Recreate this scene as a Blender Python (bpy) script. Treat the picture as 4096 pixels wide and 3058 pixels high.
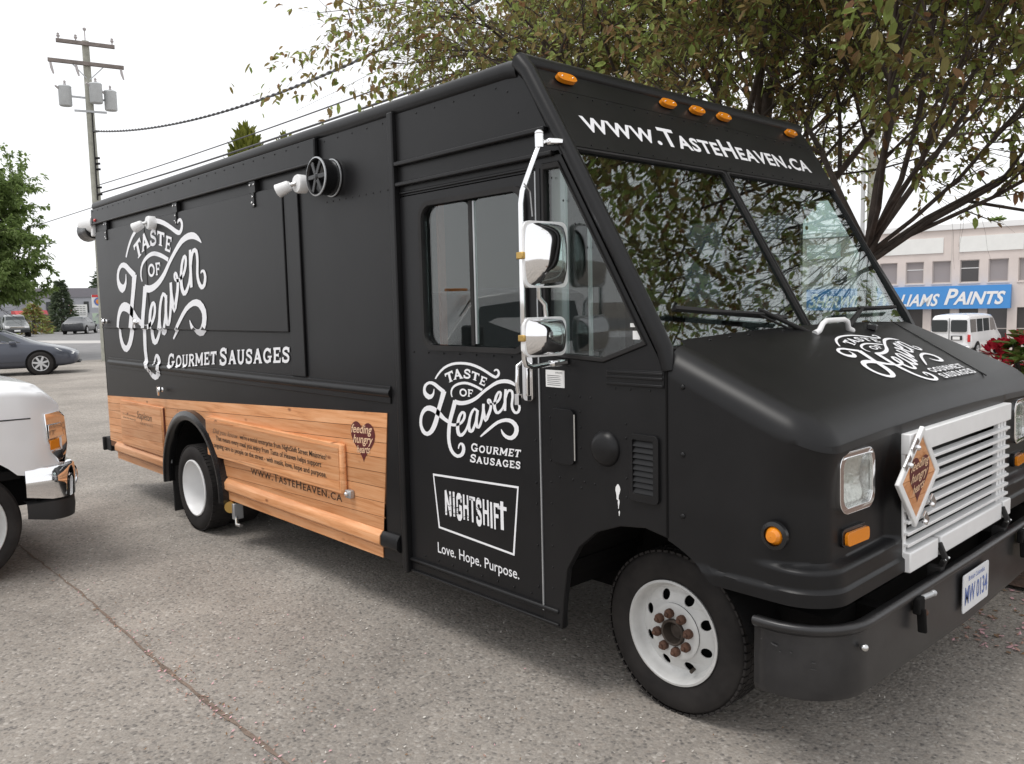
import bpy, bmesh, math, random
from mathutils import Vector, Matrix
from mathutils.geometry import tessellate_polygon
random.seed(7)
for o in list(bpy.data.objects): bpy.data.objects.remove(o)
SCN = bpy.context.scene
COL = SCN.collection
# ------------------------------------------------------------------ camera
cd = bpy.data.cameras.new('camera'); cam = bpy.data.objects.new('camera', cd); COL.objects.link(cam)
RIGHT = Vector((0.680388, 0.732482, -0.023295)); UP = Vector((-0.055792, 0.083466, 0.994948)); FWD = Vector((-0.730725, 0.675651, -0.097656))
m3 = Matrix((RIGHT, UP, -FWD)).transposed()
cam.matrix_world = Matrix.Translation((0.598420, -2.619126, 1.844145)) @ m3.to_4x4()
cd.sensor_width = 36.0; cd.lens = 28.7402; cd.clip_start = .05; cd.clip_end = 2000
SCN.camera = cam
# ------------------------------------------------------------------ sky and light
W = bpy.data.worlds.new('World'); SCN.world = W; W.use_nodes = True
nt = W.node_tree; nt.nodes.clear()
out = nt.nodes.new('ShaderNodeOutputWorld'); bg = nt.nodes.new('ShaderNodeBackground')
sky = nt.nodes.new('ShaderNodeTexSky'); sky.sky_type = 'NISHITA'; sky.sun_disc = False
SUN_EL, SUN_AZ = math.radians(66), math.radians(200)      # azimuth measured from +Y towards +X
sky.sun_elevation = SUN_EL; sky.sun_rotation = SUN_AZ
sk = nt.nodes.new('ShaderNodeMix'); sk.data_type = 'RGBA'; sk.blend_type = 'MULTIPLY'; sk.inputs[0].default_value = 1
nt.links.new(sky.outputs[0], sk.inputs[6]); sk.inputs[7].default_value = (.1, .1, .1, 1)
cl = nt.nodes.new('ShaderNodeMix'); cl.data_type = 'RGBA'; cl.inputs[0].default_value = .93     # overcast deck over the clear sky
nt.links.new(sk.outputs[2], cl.inputs[6]); cl.inputs[7].default_value = (1.12, 1.125, 1.14, 1)
nt.links.new(cl.outputs[2], bg.inputs[0]); bg.inputs[1].default_value = 1.0
nt.links.new(bg.outputs[0], out.inputs[0])
sl = bpy.data.lights.new('sun', 'SUN'); sl.energy = 1.5; sl.angle = math.radians(20); sl.color = (1, .97, .93)
so = bpy.data.objects.new('sun', sl); COL.objects.link(so)
sd = Vector((math.sin(SUN_AZ) * math.cos(SUN_EL), math.cos(SUN_AZ) * math.cos(SUN_EL), math.sin(SUN_EL)))
so.rotation_euler = sd.to_track_quat('Z', 'Y').to_euler(); so.location = (0, 0, 30)
SCN.view_settings.view_transform = 'Standard'; SCN.view_settings.look = 'None'
SCN.view_settings.exposure = 0.14; SCN.view_settings.gamma = 1.0
SCN.render.engine = 'CYCLES'
try:
    SCN.cycles.max_bounces = 8; SCN.cycles.transparent_max_bounces = 12; SCN.cycles.use_denoising = True
except Exception: pass

# ------------------------------------------------------------------ helpers
def tag(o, label=None, cat=None, group=None, kind=None):
    if label: o['label'] = label
    if cat: o['category'] = cat
    if group: o['group'] = group
    if kind: o['kind'] = kind
    return o
def thing(name, loc, label, cat, group=None, rotz=0.0, world=False):
    o = bpy.data.objects.new(name, None); COL.objects.link(o)
    o.location = loc; o.rotation_euler = (0, 0, rotz); o.empty_display_size = .2
    tag(o, label, cat, group)
    WORLDY[o.name] = world
    return o
WORLDY = {}
class MB:
    def __init__(s): s.v = []; s.f = []; s.fm = []; s.cur = 0
    def add(s, vs, fs):
        b = len(s.v); s.v += [tuple(p) for p in vs]
        for f in fs: s.f.append([i + b for i in f]); s.fm.append(s.cur)
        return s
    def box(s, x0, x1, y0, y1, z0, z1):
        if x0 > x1: x0, x1 = x1, x0
        if y0 > y1: y0, y1 = y1, y0
        if z0 > z1: z0, z1 = z1, z0
        return s.add([(x0,y0,z0),(x1,y0,z0),(x1,y1,z0),(x0,y1,z0),(x0,y0,z1),(x1,y0,z1),(x1,y1,z1),(x0,y1,z1)],
                     [(3,2,1,0),(4,5,6,7),(0,1,5,4),(1,2,6,5),(2,3,7,6),(3,0,4,7)])
    def bar(s, p0, p1, w, h, up=(0,0,1)):
        p0 = Vector(p0); p1 = Vector(p1); d = (p1-p0).normalized(); u = Vector(up)
        a = d.cross(u).normalized(); b = a.cross(d).normalized(); vs = []
        for p in (p0, p1):
            for sa, sb in ((-1,-1),(1,-1),(1,1),(-1,1)): vs.append(p + a*(sa*w/2) + b*(sb*h/2))
        return s.add(vs, [(0,1,2,3),(7,6,5,4),(0,4,5,1),(1,5,6,2),(2,6,7,3),(3,7,4,0)])
    def tube(s, path, r, n=8, caps=True):
        path = [Vector(p) for p in path]; k = len(path)
        rs = r if isinstance(r, (list, tuple)) else [r]*k
        vs = []; fs = []; prev = None
        for i, p in enumerate(path):
            d = (path[min(i+1,k-1)] - path[max(i-1,0)]).normalized()
            if prev is None:
                u = Vector((0,0,1)) if abs(d.z) < .9 else Vector((1,0,0))
                a = d.cross(u).normalized()
            else:
                a = prev - d*prev.dot(d)
                a = a.normalized() if a.length > 1e-6 else d.orthogonal().normalized()
            prev = a; b = d.cross(a)
            for j in range(n):
                t = 2*math.pi*j/n; vs.append(p + (a*math.cos(t) + b*math.sin(t))*rs[i])
        for i in range(k-1):
            for j in range(n):
                j2 = (j+1) % n; fs.append((i*n+j, i*n+j2, (i+1)*n+j2, (i+1)*n+j))
        if caps: fs.append(tuple(range(n))[::-1]); fs.append(tuple((k-1)*n+j for j in range(n)))
        return s.add(vs, fs)
    def cyl(s, p0, p1, r, n=20): return s.tube([p0, p1], r, n)
    def lathe(s, prof, o, axis, n=32, close=False):
        o = Vector(o); ax = Vector(axis).normalized(); a = ax.orthogonal().normalized(); b = ax.cross(a)
        vs = []; fs = []; k = len(prof)
        for r, h in prof:
            for j in range(n):
                t = 2*math.pi*j/n; vs.append(o + ax*h + (a*math.cos(t) + b*math.sin(t))*r)
        for i in range(k-1):
            for j in range(n):
                j2 = (j+1) % n; fs.append((i*n+j, i*n+j2, (i+1)*n+j2, (i+1)*n+j))
        return s.add(vs, fs)
    def prism(s, loops, fn, w0, w1):
        """2-D loops (outer, holes) swept from w0 to w1 by fn(u, v, w)"""
        L = [[(float(p[0]), float(p[1])) for p in l] for l in loops]
        tris = tessellate_polygon([[Vector((p[0], p[1], 0)) for p in l] for l in L])
        flat = [p for l in L for p in l]; n = len(flat)
        vs = [fn(u, v, w0) for u, v in flat] + [fn(u, v, w1) for u, v in flat]
        fs = [t for t in tris] + [tuple(i+n for i in t[::-1]) for t in tris]
        b = 0
        for l in L:
            for i in range(len(l)):
                j = (i+1) % len(l); fs.append((b+i, b+j, n+b+j, n+b+i))
            b += len(l)
        return s.add(vs, fs)
    def sheet(s, loops, fn, w=0.0):
        L = [[(float(p[0]), float(p[1])) for p in l] for l in loops]
        tris = tessellate_polygon([[Vector((p[0], p[1], 0)) for p in l] for l in L])
        return s.add([fn(p[0], p[1], w) for l in L for p in l], [t for t in tris])
    def ball(s, c, rx, ry, rz, nu=12, nv=8):
        vs = []; fs = []
        for i in range(nv+1):
            t = math.pi*i/nv
            for j in range(nu):
                a = 2*math.pi*j/nu; vs.append((c[0]+rx*math.sin(t)*math.cos(a), c[1]+ry*math.sin(t)*math.sin(a), c[2]+rz*math.cos(t)))
        for i in range(nv):
            for j in range(nu):
                fs.append((i*nu+j, (i+1)*nu+j, (i+1)*nu+(j+1) % nu, i*nu+(j+1) % nu))
        return s.add(vs, fs)
    def mesh(s, name, mats, smooth=None, fix=True):
        me = bpy.data.meshes.new(name); me.from_pydata([tuple(v) for v in s.v], [], s.f)
        if not isinstance(mats, (list, tuple)): mats = [mats]
        for m in mats: me.materials.append(m)
        if len(mats) > 1: me.polygons.foreach_set('material_index', s.fm)
        if fix:
            bm = bmesh.new(); bm.from_mesh(me); bmesh.ops.recalc_face_normals(bm, faces=bm.faces); bm.to_mesh(me); bm.free()
        if smooth:
            me.polygons.foreach_set('use_smooth', [True]*len(me.polygons))
            try: me.set_sharp_from_angle(angle=math.radians(smooth))
            except Exception: pass
        me.update(); return me
    def build(s, name, mats, parent=None, smooth=None, bevel=0, seg=2, fix=True, label=None):
        return link(name, s.mesh(name, mats, smooth, fix), parent, bevel, seg, label)
def link(name, me, parent=None, bevel=0, seg=2, label=None):
    o = bpy.data.objects.new(name, me); COL.objects.link(o)
    if parent is not None:
        o.parent = parent
        if WORLDY.get(parent.name): o.location = -Vector(parent.location)
    if bevel:
        md = o.modifiers.new('edge', 'BEVEL'); md.width = bevel; md.segments = seg; md.limit_method = 'ANGLE'; md.angle_limit = math.radians(38)
        me.polygons.foreach_set('use_smooth', [True]*len(me.polygons))
        try: me.set_sharp_from_angle(angle=math.radians(50))
        except Exception: pass
    if label: o['label'] = label
    return o
def copy_tree(o, parent=None):
    c = o.copy(); COL.objects.link(c); c.parent = parent
    for ch in [x for x in bpy.data.objects if x.parent == o]: copy_tree(ch, c)
    return c
def rrect(x0, x1, y0, y1, r, n=5):
    pts = []
    for cx, cy, a0 in ((x1-r, y0+r, -90), (x1-r, y1-r, 0), (x0+r, y1-r, 90), (x0+r, y0+r, 180)):
        for i in range(n+1):
            a = math.radians(a0 + 90*i/n); pts.append((cx + r*math.cos(a), cy + r*math.sin(a)))
    return pts
def circle(cx, cy, r, n=32, a0=0): return [(cx + r*math.cos(a0+2*math.pi*i/n), cy + r*math.sin(a0+2*math.pi*i/n)) for i in range(n)]
def sstep(a, b, x):
    t = max(0., min(1., (x-a)/(b-a))); return t*t*(3-2*t)
def lerp(a, b, t): return a + (b-a)*t
def FY(u, v, w): return (u, w, v)          # (x, z) plane swept along Y
# ------------------------------------------------------------------ materials
def mat(name, col=(.5,.5,.5), rough=.5, metal=0.0, spec=.5, coat=0.0, bump=0.0, bscale=60., var=0.0, vscale=3., dirt=0.0):
    m = bpy.data.materials.new(name); m.use_nodes = True
    n = m.node_tree.nodes; l = m.node_tree.links; b = n['Principled BSDF']
    b.inputs['Base Color'].default_value = (*col, 1); b.inputs['Roughness'].default_value = rough
    b.inputs['Metallic'].default_value = metal; b.inputs['Specular IOR Level'].default_value = spec
    b.inputs['Coat Weight'].default_value = coat; b.inputs['Coat Roughness'].default_value = .08
    tc = n.new('ShaderNodeTexCoord')
    if var or dirt:
        t = n.new('ShaderNodeTexNoise'); t.inputs['Scale'].default_value = vscale; t.inputs['Detail'].default_value = 6; t.inputs['Roughness'].default_value = .65
        l.new(tc.outputs['Object'], t.inputs['Vector'])
        r = n.new('ShaderNodeValToRGB'); r.color_ramp.elements[0].position = .3; r.color_ramp.elements[1].position = .72
        lo = tuple(c*(1-var) for c in col); hi = tuple(min(1, c*(1+var)) for c in col)
        if dirt: hi = tuple(lerp(c, d, dirt) for c, d in zip(hi, (.2,.18,.15)))
        r.color_ramp.elements[0].color = (*lo, 1); r.color_ramp.elements[1].color = (*hi, 1)
        l.new(t.outputs['Fac'], r.inputs[0]); l.new(r.outputs[0], b.inputs['Base Color'])
        mr = n.new('ShaderNodeMapRange'); mr.inputs['To Min'].default_value = max(.02, rough*.85); mr.inputs['To Max'].default_value = min(1, rough*1.18)
        l.new(t.outputs['Fac'], mr.inputs[0]); l.new(mr.outputs[0], b.inputs['Roughness'])
    if bump:
        t2 = n.new('ShaderNodeTexNoise'); t2.inputs['Scale'].default_value = bscale; t2.inputs['Detail'].default_value = 3
        l.new(tc.outputs['Object'], t2.inputs['Vector'])
        bp = n.new('ShaderNodeBump'); bp.inputs['Strength'].default_value = bump; bp.inputs['Distance'].default_value = .01
        l.new(t2.outputs['Fac'], bp.inputs['Height']); l.new(bp.outputs[0], b.inputs['Normal'])
    return m
def glass_mat(name, tint=(.72,.8,.78), ior=1.52, gloss=(1,1,1)):
    m = bpy.data.materials.new(name); m.use_nodes = True; n = m.node_tree.nodes; l = m.node_tree.links
    n.remove(n['Principled BSDF']); o = n['Material Output']
    tr = n.new('ShaderNodeBsdfTransparent'); tr.inputs[0].default_value = (*tint, 1)
    gl = n.new('ShaderNodeBsdfGlossy'); gl.inputs['Roughness'].default_value = .0; gl.inputs[0].default_value = (*gloss, 1)
    fr = n.new('ShaderNodeFresnel'); ge = n.new('ShaderNodeNewGeometry'); mi = n.new('ShaderNodeMix'); mi.inputs[2].default_value = ior; mi.inputs[3].default_value = 1/ior
    l.new(ge.outputs['Backfacing'], mi.inputs[0]); l.new(mi.outputs[0], fr.inputs[0])      # straight-through panes: same reflectance on both faces
    mx = n.new('ShaderNodeMixShader'); l.new(fr.outputs[0], mx.inputs[0]); l.new(tr.outputs[0], mx.inputs[1]); l.new(gl.outputs[0], mx.inputs[2])
    l.new(mx.outputs[0], o.inputs[0]); return m
def wood_mat(name, base=(.65,.305,.135), light=(.76,.43,.235), dark=(.43,.170,.060)):
    m = bpy.data.materials.new(name); m.use_nodes = True; n = m.node_tree.nodes; l = m.node_tree.links; b = n['Principled BSDF']
    tc = n.new('ShaderNodeTexCoord'); oi = n.new('ShaderNodeObjectInfo')
    ad = n.new('ShaderNodeVectorMath'); ad.operation = 'MULTIPLY_ADD'; 
    cx = n.new('ShaderNodeCombineXYZ'); l.new(oi.outputs['Random'], cx.inputs[0]); l.new(oi.outputs['Random'], cx.inputs[2])
    l.new(cx.outputs[0], ad.inputs[0]); ad.inputs[1].default_value = (37, 0, 11); l.new(tc.outputs['Object'], ad.inputs[2])
    mp = n.new('ShaderNodeMapping'); mp.inputs['Scale'].default_value = (1.3, 10, 26); l.new(ad.outputs[0], mp.inputs[0])
    g = n.new('ShaderNodeTexNoise'); g.inputs['Scale'].default_value = 1.6; g.inputs['Detail'].default_value = 7; g.inputs['Roughness'].default_value = .62; g.inputs['Distortion'].default_value = .6
    l.new(mp.outputs[0], g.inputs['Vector'])
    r = n.new('ShaderNodeValToRGB'); e = r.color_ramp.elements; e[0].position = .28; e[0].color = (*dark, 1); e[1].position = .74; e[1].color = (*light, 1)
    e2 = e.new(.46); e2.color = (*base, 1)
    l.new(g.outputs['Fac'], r.inputs[0])
    # each board a little redder or paler
    hv = n.new('ShaderNodeHueSaturation'); mr = n.new('ShaderNodeMapRange'); mr.inputs['To Min'].default_value = .78; mr.inputs['To Max'].default_value = 1.20
    l.new(oi.outputs['Random'], mr.inputs[0]); l.new(mr.outputs[0], hv.inputs['Value']); l.new(r.outputs[0], hv.inputs['Color'])
    # knots
    mk = n.new('ShaderNodeMapping'); mk.inputs['Scale'].default_value = (1.5, 1, 3.4); l.new(ad.outputs[0], mk.inputs[0])
    vo = n.new('ShaderNodeTexVoronoi'); vo.inputs['Scale'].default_value = 1.9; l.new(mk.outputs[0], vo.inputs['Vector'])
    kr = n.new('ShaderNodeValToRGB'); kr.color_ramp.elements[0].position = .035; kr.color_ramp.elements[0].color = (.85,.85,.85,1); kr.color_ramp.elements[1].position = .10; kr.color_ramp.elements[1].color = (0,0,0,1)
    l.new(vo.outputs['Distance'], kr.inputs[0])
    # broad soft reddish streaks
    bn = n.new('ShaderNodeTexNoise'); bn.inputs['Scale'].default_value = 1.1; bn.inputs['Detail'].default_value = 3; l.new(mk.outputs[0], bn.inputs['Vector'])
    br = n.new('ShaderNodeMapRange'); br.inputs[1].default_value = .5; br.inputs[2].default_value = .75; br.inputs[4].default_value = .55; l.new(bn.outputs['Fac'], br.inputs[0])
    mb = n.new('ShaderNodeMix'); mb.data_type = 'RGBA'; l.new(br.outputs[0], mb.inputs[0]); l.new(hv.outputs[0], mb.inputs[6]); mb.inputs[7].default_value = (.50,.19,.065,1)
    mx = n.new('ShaderNodeMix'); mx.data_type = 'RGBA'; l.new(kr.outputs[0], mx.inputs[0]); l.new(mb.outputs[2], mx.inputs[6]); mx.inputs[7].default_value = (.19,.06,.022,1)
    l.new(mx.outputs[2], b.inputs['Base Color']); b.inputs['Roughness'].default_value = .42; b.inputs['Specular IOR Level'].default_value = .35
    return m
M = {}
M['vinyl'] = mat('black_vinyl', (.0085,.0085,.0095), .36, spec=.26, bump=.12, bscale=3.2, var=.30, vscale=1.1, dirt=.018)
M['vinyl2'] = mat('black_vinyl_door', (.0095,.0095,.0105), .36, spec=.26, bump=.10, bscale=3.5, var=.16, vscale=2)
M['blackgloss'] = mat('black_gloss', (.012,.012,.013), .22, spec=.5, var=.2)
M['rubber'] = mat('rubber', (.022,.021,.021), .75, spec=.3, var=.35, vscale=6, bump=.1, bscale=120)
M['tyre'] = mat('tyre_rubber', (.019,.017,.017), .75, spec=.25, var=.35, vscale=5, dirt=.06)
M['bumper'] = mat('black_bumper', (.016,.016,.018), .34, spec=.5, var=.3, vscale=5, dirt=.05, bump=.04, bscale=14)
M['dark'] = mat('dark_interior', (.02,.02,.021), .8)
M['under'] = mat('underbody', (.006,.0055,.0055), .9, spec=.2)
M['cab_in'] = mat('cab_lining', (.028,.028,.029), .8, var=.15)
M['seat'] = mat('seat_vinyl', (.03,.03,.033), .6)
M['white'] = mat('white_paint', (.80,.80,.80), .35, var=.04, vscale=9)
M['rim'] = mat('rim_paint', (.62,.62,.61), .42, var=.14, vscale=9, dirt=.10)
M['decal'] = mat('white_decal', (.82,.82,.84), .5, spec=.3)
M['chrome'] = mat('chrome', (.86,.86,.87), .05, metal=1.0)
M['steel'] = mat('brushed_steel', (.62,.62,.62), .25, metal=1.0)
M['galv'] = mat('galvanised', (.45,.46,.47), .45, metal=.7, var=.15)
M['brass'] = mat('brass', (.55,.36,.12), .35, metal=1.0)
M['rust'] = mat('rusty_iron', (.10,.048,.030), .75, var=.4, vscale=30, bump=.3, bscale=70)
M['rust2'] = mat('hub_iron', (.07,.055,.045), .6, metal=.4, var=.35, vscale=30)
M['amber'] = mat('amber_lens', (.74,.235,.008), .22, spec=.5, coat=.6, bump=.12, bscale=90)
M['redlens'] = mat('red_lens', (.55,.02,.02), .25, coat=.5)
M['glass'] = glass_mat('clear_glass', (.80,.84,.83), 1.65)
M['glass_ws'] = glass_mat('windshield_glass', (.80,.89,.87), 1.95)
M['glass_dk'] = glass_mat('tinted_glass', (.22,.24,.25), 1.6)
M['lens'] = glass_mat('lens_glass', (.93,.94,.93))
M['wood'] = wood_mat('printed_cedar')
M['ink'] = mat('dark_ink', (.035,.024,.016), .6)
M['ink2'] = mat('brown_ink', (.20,.12,.07), .6)
M['heart'] = mat('maroon_print', (.105,.012,.012), .45)
M['cream'] = mat('cream_print', (.74,.50,.32), .5)
M['gap'] = mat('dark_gap_line', (.16,.065,.025), .8)  # dark brown plank lines of the wrap print
M['paper'] = mat('paper', (.78,.78,.77), .6)
M['grey_ink'] = mat('grey_ink', (.18,.18,.19), .7)
M['blue_ink'] = mat('plate_blue', (.12,.18,.45), .5)
M['silver'] = mat('silver_reflector', (.80,.80,.78), .26, metal=.6, bump=.8, bscale=40)
M['petal'] = mat('petal', (.62,.36,.38), .8, var=.3, vscale=20)
# ------------------------------------------------------------------ lettering tools
def ribbon(mb, pairs, fn, layer):
    vs = []; fs = []
    for xl, zl, xr, zr in pairs: vs.append(fn(xl, zl, layer)); vs.append(fn(xr, zr, layer))
    for i in range(len(pairs)-1): fs.append((2*i, 2*i+1, 2*i+3, 2*i+2))
    mb.add(vs, fs)
def offs(pts, w):
    r = []
    for i, p in enumerate(pts):
        a = pts[max(i-1,0)]; b = pts[min(i+1,len(pts)-1)]
        dx, dz = b[0]-a[0], b[1]-a[1]; d = math.hypot(dx, dz) or 1
        nx, nz = -dz/d*w/2, dx/d*w/2; r.append((p[0]+nx, p[1]+nz, p[0]-nx, p[1]-nz))
    return r
def arc(cx, cy, rx, ry, a0, a1, n=12): return [(cx+rx*math.cos(math.radians(a0+(a1-a0)*i/n)), cy+ry*math.sin(math.radians(a0+(a1-a0)*i/n))) for i in range(n+1)]
GL = {
 'T': [([(.5,0),(.5,.9)],.27),([(.02,.89),(.98,.89)],.19),([(.26,.04),(.74,.04)],.08),([(.07,.97),(.07,.68)],.11),([(.93,.97),(.93,.68)],.11)],
 'A': [([(.50,.97),(.14,.05)],.18),([(.47,.97),(.84,.05)],.27),([(.28,.33),(.72,.33)],.14),([(-.02,.04),(.30,.04)],.08),([(.66,.04),(1.03,.04)],.08)],
 'S': [([(.86,.68),(.80,.84),(.66,.91),(.46,.92),(.26,.86),(.17,.74),(.24,.62),(.46,.54),(.68,.46),(.83,.34),(.81,.18),(.66,.09),(.44,.07),(.24,.11),(.14,.22),(.11,.34)],.20),([(.88,.97),(.88,.64)],.09),([(.10,.03),(.10,.36)],.09)],
 'E': [([(.24,.02),(.24,.98)],.25),([(.04,.92),(.93,.92)],.16),([(.2,.50),(.72,.50)],.15),([(.04,.08),(.96,.08)],.16),([(.90,.98),(.90,.70)],.10),([(.93,.02),(.93,.32)],.10),([(.72,.62),(.72,.38)],.08)],
 'F': [([(.24,.02),(.24,.98)],.25),([(.04,.92),(.95,.92)],.16),([(.2,.48),(.74,.48)],.15),([(.04,.04),(.46,.04)],.08),([(.92,.98),(.92,.68)],.10),([(.74,.62),(.74,.36)],.08)],
 'O': [(arc(.5,.5,.39,.41,0,360,20),.20)],
 'G': [(arc(.5,.5,.38,.41,42,318,18),.20),([(.54,.42),(1.0,.42)],.12),([(.80,.42),(.80,.06)],.20),([(.84,.96),(.84,.64)],.09)],
 'U': [([(.20,.96),(.20,.34),(.27,.15),(.42,.07),(.58,.07),(.73,.15),(.80,.34),(.80,.96)],.21),([(.02,.95),(.40,.95)],.08),([(.62,.95),(.98,.95)],.08)],
 'R': [([(.22,.02),(.22,.98)],.24),([(.06,.91),(.55,.91),(.76,.84),(.82,.71),(.76,.58),(.55,.50),(.2,.50)],.16),([(.50,.50),(.88,.05)],.22),([(.04,.04),(.42,.04)],.08),([(.76,.04),(1.02,.04)],.08)],
 'M': [([(.13,.02),(.13,.96)],.16),([(.15,.95),(.5,.22)],.20),([(.5,.22),(.85,.95)],.16),([(.87,.96),(.87,.02)],.22),([(-.02,.04),(.28,.04)],.08),([(.72,.04),(1.02,.04)],.08),([(-.02,.96),(.2,.96)],.08),([(.8,.96),(1.02,.96)],.08)],
 # narrow sans for the night sign
 'n': [([(.16,0),(.16,1)],.26),([(.16,.98),(.84,.02)],.24),([(.84,0),(.84,1)],.26)],
 'i': [([(.5,0),(.5,1)],.62)],
 'g': [([(.86,.68),(.84,.86),(.66,.93),(.34,.93),(.16,.84),(.16,.16),(.34,.07),(.66,.07),(.86,.16),(.86,.46),(.5,.46)],.25)],
 'h': [([(.16,0),(.16,1)],.26),([(.84,0),(.84,1)],.26),([(.16,.52),(.84,.52)],.15)],
 't': [([(.5,0),(.5,.95)],.28),([(0,.93),(1,.93)],.15)],
 's': [([(.84,.68),(.82,.86),(.64,.93),(.36,.93),(.17,.85),(.17,.64),(.36,.54),(.64,.46),(.83,.34),(.83,.15),(.64,.07),(.36,.07),(.17,.15),(.16,.32)],.25)],
 'f': [([(.18,0),(.18,1)],.28),([(.1,.93),(1,.93)],.15),([(.1,.52),(.85,.52)],.15)],
}
def quadmap(q):
    tl, tr, br, bl = q
    def f(u, v):
        tx, tz = lerp(tl[0], tr[0], u), lerp(tl[1], tr[1], u); bx, bz = lerp(bl[0], br[0], u), lerp(bl[1], br[1], u)
        return lerp(bx, tx, v), lerp(bz, tz, v)
    return f
def glyph(mb, ch, q, fn, layer):
    f = quadmap(q)
    for k, (pts, w) in enumerate(GL[ch]):
        dense = []
        for i in range(len(pts)-1):
            for t in (0., .5): dense.append((lerp(pts[i][0], pts[i+1][0], t), lerp(pts[i][1], pts[i+1][1], t)))
        dense.append(pts[-1])
        pr = []
        for a, b, c, d in offs(dense, w):
            x0, z0 = f(a, b); x1, z1 = f(c, d); pr.append((x0, z0, x1, z1))
        ribbon(mb, pr, fn, layer + k)
TXT = {}
def text_polys(s, offset=0.0, small=None, shear=0.0, space=1.0):
    key = (s, offset, small, shear, space)
    if key in TXT: return TXT[key]
    cu = bpy.data.curves.new('lettering', 'FONT'); cu.body = s; cu.size = 1; cu.offset = offset; cu.shear = shear; cu.space_character = space
    cu.resolution_u = 3
    if small:
        cu.small_caps_scale = small
        for i, ch in enumerate(s):
            if ch.islower(): cu.body_format[i].use_small_caps = True
    ob = bpy.data.objects.new('lettering', cu); COL.objects.link(ob)
    dg = bpy.context.evaluated_depsgraph_get(); me = bpy.data.meshes.new_from_object(ob.evaluated_get(dg))
    vs = [(v.co.x, v.co.y) for v in me.vertices]; fs = [tuple(p.vertices) for p in me.polygons]
    bpy.data.objects.remove(ob); bpy.data.curves.remove(cu); bpy.data.meshes.remove(me)
    TXT[key] = (vs, fs); return vs, fs
def put_text(mb, s, fn, quad, layer=0, **kw):
    """fit the lettering's own extent (left/right, baseline to cap height) into quad TL TR BR BL"""
    vs, fs = text_polys(s, **kw)
    x0 = min(v[0] for v in vs); x1 = max(v[0] for v in vs); cap = max(v[1] for v in vs)
    f = quadmap(quad)
    mb.add([fn(*f((x-x0)/(x1-x0), y/cap), layer) for x, y in vs], fs)
def cutdense(pairs):
    r = []
    for i in range(len(pairs)-1):
        for t in (0., .34, .67): r.append(tuple(lerp(pairs[i][k], pairs[i+1][k], t) for k in range(4)))
    r.append(tuple(pairs[-1])); return r
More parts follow.
